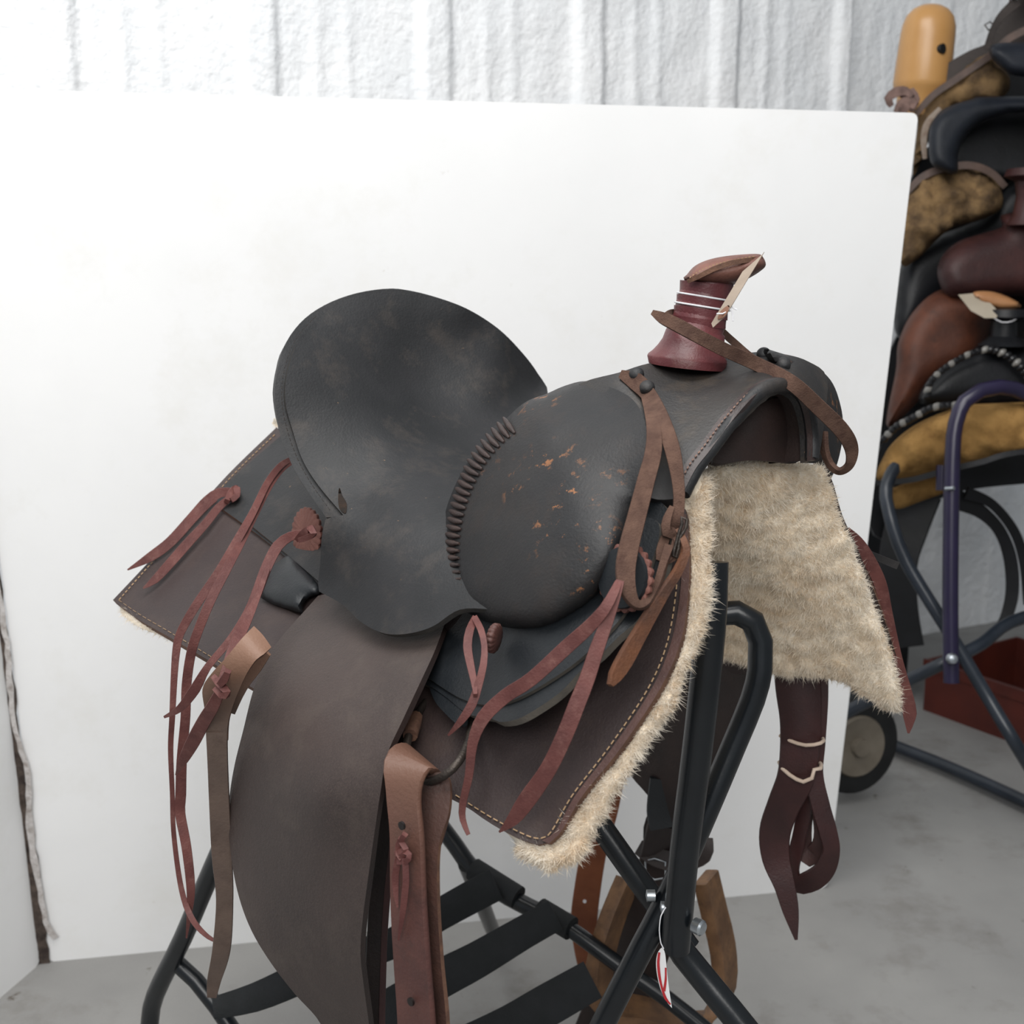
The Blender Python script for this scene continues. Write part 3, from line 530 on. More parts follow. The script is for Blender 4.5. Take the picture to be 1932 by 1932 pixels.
# horn
def horn():
    rings = [((1296, 692), 72, 20, 0), ((1296, 678), 75, 20, 0), ((1297, 674), 74, 20, 0), ((1300, 667), 68, 18, 0), ((1304, 657), 62.5, 17, 0), ((1308, 645), 58, 15, 0), ((1312, 627), 55, 14, 0), ((1313, 623), 50.5, 14, 0), ((1319, 605), 50, 14, 0), ((1322, 588), 49, 14, 0), ((1325, 570), 48, 13, 0), ((1331, 550), 47, 13, 0), ((1336, 538), 46.5, 12, 0), ((1339, 530), 45, 10, 0)]
    V = []; seg = 28; d0 = D(1300, 684, 'v', 0)
    for (x, y), rx, ry, _ in rings:
        c = P(x, y, d0); r = rx*d0/FPX
        for j in range(seg):
            t = 2*math.pi*j/seg; V.append(c+RX*r*math.cos(t)+np.array([0, r*math.sin(t), 0])+np.array([0, 0, -.0035*math.cos(t)]))
    n = len(rings); Fc = [(i*seg+j, i*seg+(j+1) % seg, (i+1)*seg+(j+1) % seg, (i+1)*seg+j) for i in range(n-1) for j in range(seg)]+[tuple(range(seg)), tuple((n-1)*seg+j for j in range(seg))]
    hn = finish('horn', V, Fc, HORN, sad, angle=60)
    def hoop(name, y, x, rx, ht, m, tilt=0.0, th=.001):
        c = P(x, y, d0); r = rx*d0/FPX; pts = [c+RX*r*math.cos(t)+np.array([0, r*math.sin(t), 0])+np.array([0, 0, tilt*math.cos(t)-.012*max(0, -math.sin(t))*0]) for t in np.linspace(0, 2*math.pi, 33)[:-1]]
        if ht == 0: return tube(name, pts, th, m, hn, 6, closed=True, step=.004)
        V2 = []; k = len(pts)
        for dz, dr in ((-ht/2, .97), (-ht/2, 1.008), (ht/2, 1.008), (ht/2, .97)):
            for q in pts: V2.append(c+(q-c)*np.array([dr, dr, 1])+np.array([0, 0, dz]))
        return finish(name, V2, [(a*k+i, a*k+(i+1) % k, ((a+1) % 4)*k+(i+1) % k, ((a+1) % 4)*k+i) for a in range(4) for i in range(k)], m, hn, angle=40)
    hoop('wrap_band', 548, 1331, 48, .013, HORN, -.003); hoop('wrap_band', 571, 1326, 49, .010, HORN, -.003); hoop('wrap_band', 590, 1322, 50, .008, HORN, -.003); hoop('wrap_band', 607, 1318, 50.5, .007, HORN, -.003)
    hoop('horn_string', 560, 1329, 51, 0, STRING, -.004, .00085); hoop('horn_string', 578, 1325, 51.5, 0, STRING, -.004, .00085)
    cap = [(1291, 528), (1296, 518), (1312, 501), (1340, 489), (1379, 482), (1425, 479), (1438, 483), (1445, 500), (1434, 512), (1413, 525), (1386, 537), (1340, 538)]
    inflate('horn_cap', cap, Flat(d0-.004), .03, .03, 30, CAP, hn, 5)
    strap('cap_welt', [(1298, 531), (1318, 522), (1345, 508), (1380, 496), (1410, 491), (1436, 486)], [d0-.026, d0-.034, d0-.036, d0-.036, d0-.030, d0-.012], [7, 9, 10, 10, 9, 6], EDGE, hn, .003, ax='d')
    stitches('stitching', [(1301, 524), (1322, 510), (1350, 499), (1385, 490), (1425, 483)], Surf([(1301, 524, 'd', d0-.030), (1350, 499, 'd', d0-.034), (1425, 483, 'd', d0-.026), (1360, 530, 'd', d0-.038)]), -.001, STITCH, hn, 3.5, 3.5, .0009)
    return d0
HD = horn()
# horn loop strap running over to the far side
strap('breast_strap', [(1232, 590), (1250, 600), (1275, 612), (1316, 634), (1367, 660), (1432, 689), (1493, 722), (1544, 768), (1588, 812), (1606, 845), (1603, 876), (1584, 889), (1566, 876), (1556, 850), (1553, 815)], [HD-.045, HD-.05, HD-.055, HD-.058, HD-.052, min(HD-.04, fkd(1432, 689)-.014), fkd(1493, 722)-.022, fkd(1544, 768)-.050, fkd(1544, 768)-.035, fkd(1544, 768)-.02, fkd(1544, 768)-.01, fkd(1544, 768)+.0, fkd(1544, 768)+.01, fkd(1544, 768)+.01, fkd(1544, 768)+.012], [10, 22, 26, 26, 26, 27, 29, 30, 30, 26, 16, 12, 14, 16, 16], SUEDE, sad, .005, ax='d', roll=[0, 10, 10, 0, 0, 0, 0, 10, 30, 50, 55, 40])
strap('breast_strap', [(1252, 600), (1272, 590), (1330, 600), (1378, 640), (1410, 668), (1440, 690)], [HD-.045, HD+.02, HD+.055, HD+.02, HD-.015, HD-.02], [10, 14, 14, 14, 14, 12], SUEDE, sad, .004, ax='d')
# near breast collar strap, its loop, knot buckle and tail
sm = [(1172, 706), (1200, 720), (1226, 748), (1250, 794), (1269, 850), (1279, 906), (1281, 950), (1276, 985), (1270, 1003)]
strap('breast_strap', sm, [fkd(1172, 706)-.006, fkd(1200, 720)-.009, fkd(1226, 748)-.012, HD-.120, HD-.146, HD-.155, HD-.158, HD-.160, HD-.155], [16, 34, 30, 30, 30, 24, 22, 24, 22], SUEDE, sad, .0035, ax='d', roll=[0, 0, 0, 0, 10, 20])
strap('breast_strap', [(1205, 712), (1219, 750), (1232, 800), (1233, 850), (1219, 906), (1201, 976), (1187, 1030), (1180, 1075), (1184, 1112), (1200, 1140), (1222, 1136), (1240, 1105), (1252, 1065), (1262, 1030)], [fkd(1205, 712)-.004, fkd(1219, 750)-.006, HD-.118, HD-.146, HD-.165, HD-.178, HD-.188, HD-.195, HD-.200, HD-.198, HD-.190, HD-.182, HD-.175, HD-.168], [10, 18, 26, 32, 34, 36, 38, 38, 32, 18, 16, 15, 15, 18], SUEDE, sad, .005, ax='d', roll=[0, 0, 0, 0, 0, 0, 5, 15, 35, 45, 35, 20, 0])
for xs, wv in (([(1258, 1008), (1250, 1030), (1246, 1052), (1258, 1056), (1270, 1040), (1276, 1020)], [16, 20, 18, 14, 16, 16]), ([(1262, 1000), (1276, 1010), (1282, 1030), (1272, 1050), (1256, 1060)], [16, 18, 18, 16, 12]), ([(1266, 960), (1258, 980), (1256, 1003), (1268, 1010)], [10, 16, 18, 12])):
    strap('strap_knot', xs, [HD-.158, HD-.168, HD-.164], wv, SUEDE, sad, .007, ax='d', step=.005)
tube('strap_buckle', [P(x, y, HD-.172) for x, y in ((1286, 976), (1296, 980), (1294, 996), (1284, 1012), (1280, 1035), (1276, 1052), (1270, 1048), (1276, 1024), (1282, 1002), (1287, 988))], .0014, IRON, sad, 8, closed=True, step=.006)
strap('strap_tail', [(1280, 1000), (1290, 1022), (1292, 1046), (1276, 1082), (1256, 1112), (1228, 1158), (1204, 1200), (1178, 1246), (1160, 1276), (1151, 1293)], [HD-.165, HD-.172, HD-.175, HD-.180, HD-.182, HD-.190, HD-.195, HD-.205, HD-.212, HD-.215], [10, 13, 15, 17, 20, 26, 30, 34, 26, 8], mat('tail_strap', (104, 64, 40), (76, 50, 38), .7, 40, .4, 400), sad, .0055, ax='d', roll=[0, 20, 35, 35, 35, 35])
# rosettes
def rosette(x, y, d, nrm, r, m, waves, inner=None):
    c = P(x, y, d); n = np.array(nrm, float); n /= np.linalg.norm(n)
    o = lathe('rosette', [(r*.9, -.003), (r, -.001), (r, .002), (r*.86, .0035), (r*.3, .0045), (.001, .0045)], c, n, m, sad, waves*6, (waves, .09), 50)
    if inner: lathe('concho', [(r*.97, .003), (r*.94, .006), (r*.5, .0075), (.001, .008)], c, n, inner, o, 28)
    return o
rosette(580, 1006, float(SK([[580, 1006]], -.034)[0]), AX['v']*1.0-AX['u']*.06+np.array([0, 0, .12]), .0265, mat('rosette_leather', (106, 66, 58), (122, 80, 70), .6, 40, .3), 22)
rosette(1181, 1090, D(1181, 1090, 'v', .200), AX['v']*.9-AX['u']*.05+np.array([0, 0, .2]), .0255, mat('rosette_leather', (106, 66, 58)), 22, BLUEBLACK)
rosette(932, 1204, D(932, 1204, 'v', .240), AX['u']*.9-AX['v']*.36+np.array([0, 0, -.1]), .0118, mat('rosette_dark', (70, 44, 40), (84, 52, 46), .6, 40, .3), 16)
# saddle strings
SKs = SK
strap('saddle_string', [(440, 928), (415, 930), (392, 946), (362, 978), (322, 1022), (285, 1050), (241, 1075)], None, [14, 20, 22, 20, 20, 18, 3], REDS, sad, .003, surf=SKs, off=-.016)
strap('saddle_string', [(436, 938), (412, 958), (388, 988), (355, 1024), (318, 1066), (292, 1094), (270, 1110)], None, [12, 15, 16, 18, 18, 15, 3], REDS, sad, .003, surf=SKs, off=-.018)
strap('string_knot', [(428, 946), (436, 930), (446, 922), (446, 936), (436, 944)], None, [10, 14, 14, 12, 10], REDS, sad, .006, surf=SKs, off=-.024, step=.004)
sA = [(546, 868), (528, 880), (504, 912), (477, 967), (450, 1015), (412, 1080), (368, 1145), (340, 1195), (333, 1225), (329, 1271), (325, 1352), (322, 1413), (325, 1494), (328, 1575), (342, 1676), (362, 1733), (392, 1767), (423, 1781)]
strap('saddle_string', sA, [.12, .14, .17, .205, .235, .262, .290, .305, .31, .315, .32, .32, .32, .32, .32, .32, .325, .33], [10, 12, 13, 14, 16, 17, 17, 16, 15, 13, 11, 10, 9, 9, 10, 11, 8, 4], REDS, sad, .0035)
sB = [(548, 874), (530, 888), (508, 918), (482, 970), (458, 1018), (430, 1070), (397, 1134), (372, 1195), (360, 1235), (352, 1292), (350, 1352), (343, 1433), (341, 1500), (340, 1535), (352, 1600), (360, 1676), (357, 1725), (352, 1768)]
strap('saddle_string', sB, [.12, .14, .168, .20, .23, .262, .29, .305, .31, .312, .314, .315, .315, .315, .315, .315, .315, .315], [8, 10, 12, 12, 14, 17, 18, 18, 18, 18, 18, 19, 20, 19, 18, 16, 10, 3], REDS, sad, .0035)
strap('saddle_string', [(572, 1006), (548, 1012), (524, 1030), (503, 1070), (486, 1115), (468, 1156), (436, 1205), (392, 1258), (368, 1300), (340, 1336), (312, 1352)], [.225, .232, .242, .26, .28, .295, .32, .345, .352, .355, .355], [14, 18, 21, 21, 20, 18, 15, 14, 20, 14, 5], REDS, sad, .0035)
strap('string_knot', [(562, 1016), (574, 1004), (588, 998), (592, 1006), (580, 1014), (568, 1018)], [.232, .236, .234], [10, 14, 12, 10], REDS, sad, .007, step=.004)
strap('saddle_string', [(505, 1072), (484, 1130), (462, 1175), (444, 1215), (428, 1258), (418, 1284)], [.262, .288, .31, .332, .348, .356], [10, 12, 22, 22, 18, 14], REDS, sad, .0035)
strap('string_knot', [(404, 1278), (414, 1290), (428, 1306), (420, 1312), (406, 1300)], [.362, .364, .366], [10, 16, 14, 10], REDS, sad, .006, step=.004)
strap('string_knot', [(430, 1266), (424, 1280), (416, 1290)], [.364, .366], [12, 16, 12], REDS, sad, .006, step=.004)
strap('saddle_string', [(416, 1302), (402, 1332), (384, 1362), (364, 1400), (346, 1434), (333, 1460)], [.362, .36, .355, .35, .345, .34], [18, 24, 26, 26, 18, 3], REDS, sad, .0035)
strap('saddle_string', [(1166, 1100), (1158, 1118), (1140, 1150), (1110, 1184), (1071, 1219), (1003, 1281), (953, 1314), (912, 1354), (892, 1401), (885, 1462), (873, 1517), (873, 1546), (884, 1575)], [.232, .24, .25, .255, .262, .278, .285, .295, .30, .302, .302, .302, .302], [14, 18, 22, 26, 28, 27, 27, 26, 20, 16, 14, 12, 8], REDS, sad, .0035, label=None)
strap('saddle_string', [(1170, 1096), (1160, 1130), (1146, 1170), (1126, 1225), (1108, 1280), (1090, 1325), (1066, 1386), (1034, 1452), (994, 1510), (968, 1546), (944, 1568)], [.23, .238, .246, .256, .264, .272, .28, .286, .29, .292, .292], [16, 20, 24, 28, 30, 32, 32, 32, 34, 24, 3], REDS, sad, .0035)
strap('saddle_string', [(896, 1166), (886, 1190), (882, 1220), (888, 1256), (895, 1290), (897, 1312)], [.235, .252, .26, .27, .278, .285], [12, 16, 17, 15, 12, 8], REDS, sad, .0035)
strap('saddle_string', [(896, 1166), (908, 1190), (914, 1220), (912, 1255), (902, 1295), (890, 1330), (870, 1360), (847, 1386)], [.238, .252, .26, .27, .278, .286, .292, .295], [12, 13, 12, 14, 16, 18, 14, 4], REDS, sad, .0035)
# far side: fleece-lined skirt seen from inside
FF = Surf([(1334, 878, 'v', .02), (1440, 870, 'v', -.045), (1544, 880, 'v', -.115), (1562, 906, 'v', -.13), (1614, 1045, 'v', -.175), (1666, 1194, 'v', -.225), (1700, 1343, 'v', -.265), (1572, 1281, 'v', -.25), (1480, 1275, 'v', -.24), (1355, 1240, 'v', -.215), (1340, 1060, 'v', -.10), (1480, 1080, 'v', -.135), (1440, 1160, 'v', -.185)])
ff_poly = [(1316, 890, 1), (1360, 876), (1409, 867), (1479, 871), (1544, 880, 1), (1562, 906), (1581, 976), (1606, 1030), (1633, 1104), (1666, 1194), (1691, 1278), (1700, 1343, 1), (1677, 1340), (1648, 1324), (1604, 1295), (1572, 1281), (1520, 1276), (1480, 1274), (1400, 1252), (1350, 1240), (1300, 1225), (1300, 1000)]
ffl = inflate('far_fleece', ff_poly, FF.shifted(.008), .012, .012, 30, FLEECE, sad, 8, relief=lumps(45, .006))
wool('far_fleece_pile', ffl, 70000, .0065, WOOL, sad)
sheet('far_skirt', [(1340, 880, 1), (1560, 884, 1), (1572, 912), (1590, 974), (1616, 1030), (1645, 1104), (1677, 1194), (1702, 1278), (1714, 1350, 1), (1690, 1338), (1610, 1290), (1480, 1270), (1350, 1235)], FF, .007, SKIRT, sad, 14, EDGE, off=.028)
strap('saddle_string', [(1600, 1000), (1618, 1020), (1636, 1050), (1660, 1100), (1674, 1158), (1694, 1241), (1714, 1330), (1716, 1355), (1714, 1382)], [-.19, -.205, -.215, -.235, -.25, -.268, -.285, -.288, -.29], [10, 18, 24, 24, 20, 16, 26, 22, 4], REDS, sad, .004)
strap('far_strap_end', [(1560, 1012), (1600, 1028), (1636, 1043), (1664, 1055), (1693, 1067)], [-.185, -.205, -.225, -.245, -.26], [10, 12, 12, 13, 14], FORK, sad, .004)
def far_rear():
    c4 = [(-.655, .0, -.118), (-.62, -.262, -.30), (-.12, -.275, -.345), (-.12, -.12, -.17)]; V = []; n = 10; cs = [np.array(q) for q in c4]
    for lay in (0, .007):
        for i in range(n+1):
            for j in range(n+1):
                s_, r_ = i/n, j/n; q = (cs[0]*(1-s_)+cs[3]*s_)*(1-r_)+(cs[1]*(1-s_)+cs[2]*s_)*r_
                q = q+np.array([0, 0, .03*math.sin(math.pi*r_)-lay]); V.append(S(*q))
    m = (n+1)**2; Fc = []
    for i in range(n):
        for j in range(n):
            k = i*(n+1)+j; Fc += [(k, k+1, k+n+2, k+n+1), (m+k, m+k+n+1, m+k+n+2, m+k+1)]
    for i in range(n):
        for k0, k1 in ((i, i+1), (n*(n+1)+i, n*(n+1)+i+1), (i*(n+1), (i+1)*(n+1)), (i*(n+1)+n, (i+1)*(n+1)+n)): Fc.append((k0, k1, m+k1, m+k0))
    return finish('far_skirt', V, Fc, SKIRT, sad)
far_rear()
# far cinch strap bundle hanging below the far skirt
MR = MAROON
strap('far_cinch_strap', [(1500, 1240), (1506, 1300), (1510, 1360), (1508, 1420), (1500, 1470), (1478, 1520), (1462, 1570), (1464, 1620), (1480, 1670), (1492, 1720), (1502, 1772)], [-.27, -.27, -.27, -.268, -.266, -.265, -.265, -.265, -.265, -.265], [82, 84, 76, 72, 68, 60, 58, 52, 40, 30, 6], MR, sad, .005)
strap('far_cinch_strap', [(1542, 1250), (1544, 1320), (1540, 1400), (1536, 1460), (1548, 1520), (1562, 1570), (1568, 1605), (1556, 1640), (1530, 1662), (1502, 1668), (1494, 1640), (1508, 1580), (1520, 1520), (1526, 1460)], [-.285, -.285, -.285, -.285, -.287, -.29, -.292, -.295, -.295, -.29, -.288, -.287, -.287], [40, 36, 34, 34, 36, 36, 34, 40, 44, 36, 30, 28, 28, 28], MR, sad, .005, roll=[0, 10, 20, 35, 35, 20])
strap('far_cinch_strap', [(1532, 1440), (1524, 1500), (1514, 1570), (1516, 1606), (1530, 1616), (1546, 1600), (1550, 1570), (1542, 1510), (1536, 1450)], [-.30, -.30, -.302, -.305, -.305, -.305, -.305, -.305], [26, 28, 34, 38, 38, 34, 28, 26, 26], mat('worn_maroon', (66, 42, 40), (82, 56, 52), .55, 20, .2), sad, .005)
tube('rubber_band', [P(x, y, D(x, y, 'v', v)) for x, y, v in ((1472, 1388, -.262), (1492, 1398, -.262), (1520, 1406, -.262), (1548, 1402, -.268), (1552, 1392, -.29), (1512, 1380, -.295))], .0022, RUBBER, sad, 8, closed=True, step=.01)
tube('rubber_band', [P(x, y, D(x, y, 'v', v)) for x, y, v in ((1470, 1438, -.262), (1490, 1462, -.26), (1516, 1475, -.26), (1532, 1468, -.262), (1536, 1452, -.264), (1548, 1450, -.272), (1545, 1436, -.292), (1510, 1430, -.296))], .0024, RUBBER, sad, 8, closed=True, step=.01)
# far fender, stirrup leather, wooden stirrup
FD = Surf([(1300, 1180, 'v', -.25), (1190, 1460, 'v', -.30), (1260, 1620, 'v', -.32), (1390, 1260, 'v', -.26), (1380, 1500, 'v', -.30), (1180, 1932, 'v', -.36), (1100, 1300, 'v', -.28)])
sheet('far_fender', [(1230, 1230), (1400, 1240), (1396, 1340), (1370, 1450), (1330, 1560), (1300, 1640), (1225, 1630), (1214, 1560), (1228, 1512), (1184, 1450), (1200, 1380)], FD, .006, DARKBROWN, sad, 16, EDGE)
strap('stirrup_leather', [(1262, 1470), (1258, 1530), (1262, 1560)], [-.31, -.31], [72, 76, 72], BLUEBLACK, sad, .008)
strap('stirrup_leather', [(1266, 1560), (1258, 1620), (1245, 1660), (1230, 1720), (1205, 1800), (1168, 1880), (1120, 2000)], [-.312, -.318, -.322, -.325, -.33, -.335], [90, 100, 96, 110, 108, 110, 112], DARKBROWN, sad, .008)
strap('stirrup_keeper', [(1208, 1600), (1240, 1618), (1280, 1625), (1325, 1612), (1332, 1580)], [-.31, -.308, -.308, -.312, -.32], [30, 36, 38, 36, 26], DARKBROWN, sad, .012)
tube('stirrup_buckle', [P(x, y, D(x, y, 'v', -.300)) for x, y in ((1218, 1624), (1236, 1620), (1256, 1626), (1256, 1656), (1236, 1660), (1218, 1650))], .0016, ZINC, sad, 8, closed=True, step=.02)
stp = [(1185, 1660), (1160, 1720), (1138, 1790), (1130, 1850), (1150, 1895), (1215, 1912), (1290, 1930), (1340, 1912), (1366, 1862), (1364, 1790), (1350, 1730), (1332, 1655)]
sv = D(1260, 1800, 'v', -.335)
spath = cr([P(x, y, sv+.03*(x-1250)/100) for x, y in stp], .02)
sweep('stirrup', spath, .024, .010, np.tile(FW*.8+RX*.55, (len(spath), 1)), WOOD, sad, rnd=.6)
# orange-brown billet hanging on the far side
strap('far_billet', [(1166, 1430), (1148, 1520), (1122, 1600), (1108, 1680), (1102, 1740), (1106, 1800), (1108, 1832)], [-.335, -.34, -.345, -.345], [34, 40, 48, 50, 50, 42, 30], ORANGE, sad, .005)
for x, y in ((1117, 1600), (1103, 1700), (1100, 1772)):
    lathe('punched_hole', [(.0028, 0), (.0028, .002)], P(x, y, D(x, y, 'v', -.343)-.004), -FW, STRING if y < 1750 else DARKBROWN, sad, 8)
# paper tag tied to the horn
pt = empty('price_tag', P(1345, 612, HD-.062), 'tan paper price tag with reinforced hole tied to the saddle horn', 'tag')
TG = Surf([(1343, 600, 'd', HD-.060), (1350, 612, 'd', HD-.064), (1440, 478, 'd', HD-.050), (1400, 560, 'd', HD-.075), (1388, 505, 'd', HD-.045)])
sheet('tag_card', [(1342, 610, 1), (1345, 618, 1), (1368, 597, 1), (1412, 524, 1), (1442, 475, 1), (1438, 480, 1), (1401, 512, 1)], TG, .0006, KRAFT, pt, 6)
inflate('tag_eyelet', [(1354, 602), (1359, 588), (1370, 578), (1376, 576), (1374, 586), (1365, 599)], TG.shifted(-.0012), .0006, .0004, 4, EYELET, pt, 4)
tube('tag_string', [P(x, y, HD-.070) for x, y in ((1352, 592), (1363, 592), (1372, 588), (1379, 578), (1382, 590), (1383, 606))], .0007, STRING, pt, 6, step=.004)
tube('tag_string', [P(x, y, HD-.068) for x, y in ((1378, 578), (1384, 581), (1390, 584))], .0007, STRING, pt, 6, step=.004)
# ------------------------------------------------------------------ folding stand
stn = empty('saddle_stand', FL(900, 2050), 'black tubular folding saddle stand with webbing shelf under the saddle', 'stand')
def vp(x, y, v): return P(x, y, D(x, y, 'v', v))
tube('upright_tube', [vp(1345, 1060, .045), vp(1343, 1140, .05), vp(1334, 1250, .05), vp(1315, 1420, .05), vp(1292, 1600, .05), vp(1279, 1740, .05), vp(1274, 1790, .05)], .0142, STEEL, stn, 18, step=.03)
tube('lower_leg', [vp(1272, 1770, .03), vp(1290, 1800, .025), vp(1345, 1868, .02), vp(1420, 1960, .01), vp(1530, 2110, 0), vp(1640, 2260, -.01), np.array([.47, .87, .17]), np.array([.575, .79, .013])], .0135, STEEL, stn, 18, step=.03)
tube('frame_tube', [vp(1335, 1170, -.02), vp(1352, 1158, -.03), vp(1390, 1156, -.04), vp(1420, 1172, -.05), vp(1435, 1210, -.055), vp(1434, 1262, -.05), vp(1420, 1320, -.045), vp(1385, 1405, -.03), vp(1330, 1535, 0), vp(1262, 1690, .03), vp(1200, 1810, .06), vp(1138, 1932, .08), vp(1060, 2100, .1), vp(1000, 2230, .11), np.array([-.03, 1.12, .12]), np.array([-.066, 1.14, .012])], .0122, STEEL, stn, 18, step=.02)
tube('top_rail', [S(.055, .045, -.205), S(-.2, .045, -.225), S(-.47, .05, -.25)], .012, STEEL, stn, 14, step=.05)
tube('top_rail', [vp(1340, 1168, -.022), vp(1335, 1170, -.022)-AX['u']*.2, S(-.48, -.04, -.27)], .012, STEEL, stn, 14, step=.05)
tube('brace_tube', [vp(1120, 1540, .0), vp(1180, 1625, -.01), vp(1238, 1705, -.02), vp(1300, 1790, -.03)], .0130, STEEL, stn, 16, step=.03)
tube('rear_leg', [S(-.47, .05, -.25), S(-.46, .07, -.27), vp(560, 1330, .16), vp(470, 1490, .17), vp(404, 1632, .18), (vp(345, 1770, .185)), vp(305, 1850, .19), vp(286, 1900, .19), vp(282, 1960, .188), vp(284, 2040, .182), FL(285, 2098, .012)], .0125, STEEL, stn, 16, step=.03)
tube('shelf_bar', [vp(332, 1815, .18), vp(370, 1850, .17), vp(408, 1898, .16), vp(450, 1960, .15), vp(540, 2080, .13)], .011, STEEL, stn, 14, step=.03)
far = lambda x, y, d: P(x, y, d)
tube('far_leg', [far(700, 1400, 1.75), far(833, 1560, 1.72), far(896, 1645, 1.70), far(960, 1692, 1.67), far(1078, 1750, 1.62)], .0125, STEEL, stn, 14, step=.03)
tube('far_leg', [far(880, 1630, 1.70), far(908, 1700, 1.86), FL(936, 1772, .012)], .0125, STEEL, stn, 14, step=.03)
tube('shelf_bar', [far(1040, 1728, 1.64), far(1100, 1770, 1.62), far(1180, 1830, 1.60), far(1260, 1885, 1.58), far(1340, 1950, 1.55)], .011, STEEL, stn, 14, step=.03)
def web(pts, wd): return strap('webbing', [(x, y) for x, y, d in pts], [d for x, y, d in pts], wd, WEB, stn, .003, ax='d', step=.02)
web([(402, 1902, 1.49), (480, 1882, 1.50), (560, 1848, 1.53), (640, 1812, 1.56), (740, 1780, 1.60), (822, 1730, 1.64), (890, 1692, 1.66), (936, 1668, 1.655)], [40, 52, 58, 56, 56, 58, 60, 60])
web([(640, 1960, 1.50), (740, 1900, 1.54), (833, 1846, 1.58), (900, 1811, 1.60), (990, 1758, 1.61), (1048, 1726, 1.605)], [72, 70, 70, 66, 60, 58])
web([(860, 1985, 1.48), (960, 1938, 1.53), (1030, 1898, 1.56), (1118, 1848, 1.58)], [76, 76, 76, 72])
for a_, b_ in (((893, 1640, 1.70), (978, 1694, 1.66)), ((1018, 1716, 1.65), (1078, 1752, 1.62))): tube('webbing_loop', [P(*a_), P(*b_)], .0165, WEB, stn, 14)
for x, y, v in ((1294, 1738, .085), ): lathe('bolt', [(.0075, -.004), (.0078, .004), (.006, .006), (.001, .0065)], vp(x, y, .05)+AX['u']*.014+AX['v']*.0, AX['u'], ZINC, stn, 12)
lathe('bolt', [(.006, -.004), (.006, .004), (.001, .005)], vp(1228, 1690, .045), -RX, ZINC, stn, 12)
lathe('bolt', [(.006, -.004), (.006, .004), (.001, .005)], vp(1255, 1712, .055), -RX, ZINC, stn, 12)
st = empty('hang_tag', vp(1250, 1880, .075), 'small white hang tag with red print hanging on the stand joint', 'tag')
HT = Surf([(1244, 1790, 'v', .080), (1266, 1900, 'v', .080), (1240, 1840, 'v', .086), (1262, 1830, 'v', .076)])
hpoly = [(1250, 1787, 1), (1242, 1796), (1238, 1815), (1240, 1840), (1247, 1868), (1258, 1890), (1268, 1902, 1), (1263, 1870), (1258, 1830), (1255, 1800)]
sheet('tag_card', hpoly, HT, .0006, WHITEC, st, 5)
strap('tag_print', [(1244, 1797), (1242, 1815), (1244, 1840), (1249, 1864), (1256, 1884), (1265, 1895)], None, [4, 5, 5, 4, 5, 2], REDINK, st, .0006, surf=HT, off=-.0009, step=.004)
strap('tag_print', [(1253, 1870), (1256, 1848), (1256, 1826)], None, [5, 4, 2], REDINK, st, .0006, surf=HT, off=-.0009, step=.004)
tube('tag_string', [vp(1256, 1712, .075), vp(1247, 1728, .082), vp(1244, 1755, .082), vp(1247, 1780, .081), vp(1252, 1790, .080)], .0006, STRING, st, 6, step=.005)
# ------------------------------------------------------------------ stacked saddles and rack behind the board
BRN = mat('pile_brown_leather', (66, 36, 25), (90, 50, 33), .55, 12, .3, 200, dust=(44, 27, 21), spec=.3)
MRN = mat('pile_maroon_leather', (42, 22, 22), (58, 31, 29), .5, 14, .25, 200, dust=(40, 22, 22), spec=.3)
BLK = mat('pile_black_leather', (12, 13, 15), (20, 21, 25), .45, 12, .2, 200, spec=.3)
BLU = mat('pile_blue_black', (16, 20, 27), (26, 30, 38), .55, 12, .2, 200, spec=.3)
DKB = mat('pile_dark_brown', (34, 27, 24), (48, 39, 35), .55, 14, .3, 200, spec=.3)
MATF = mat('matted_fleece', (74, 60, 46), (124, 100, 70), .95, 24, .9, 90, spec=.1, dust=(60, 46, 38))
GLDF = mat('golden_fleece', (122, 92, 53), (152, 118, 71), .95, 16, .8, 90, spec=.1, dust=(90, 64, 36))
GREYF = mat('grey_felt', (150, 140, 130), (120, 104, 92), .95, 30, .5, 120, spec=.1)
TANP = mat('tan_plastic', (172, 128, 76), (182, 138, 85), .32, 6, .02, 200)
PURP = mat('purple_steel', (28, 23, 48), (34, 27, 56), .3, 12, .03, 200)
BGST = mat('blue_grey_steel', (28, 34, 42), (42, 48, 57), .3, 12, .05, 200)
GRPC = 'saddles stacked behind the board'
# tan dome
dq = 2.72
b0 = P(1736, 178, dq)
tn = empty('dome_post', b0, 'tan dome-topped plastic cover with a round black hole behind the stacked saddles', 'post')
sc = dq/FPX
lathe('dome', [(40*sc, -.05), (42*sc, 0), (50*sc, 8*sc), (52*sc, 20*sc), (51*sc, 60*sc), (49.5*sc, 105*sc), (48*sc, 122*sc), (43*sc, 138*sc), (33*sc, 150*sc), (20*sc, 157*sc), (.002, 160*sc)], b0, (.07, 0, 1), TANP, tn, 32, angle=60)
lathe('hole', [(9*sc, -.04), (9*sc, .004)], P(1777, 92, dq-.0195-46*sc), (.60, -.80, .05), mat('black_hole', (4, 4, 4)), tn, 20)
def sad_root(label, x, y, d): return empty('stacked_saddle', P(x, y, d), label, 'saddle', None)
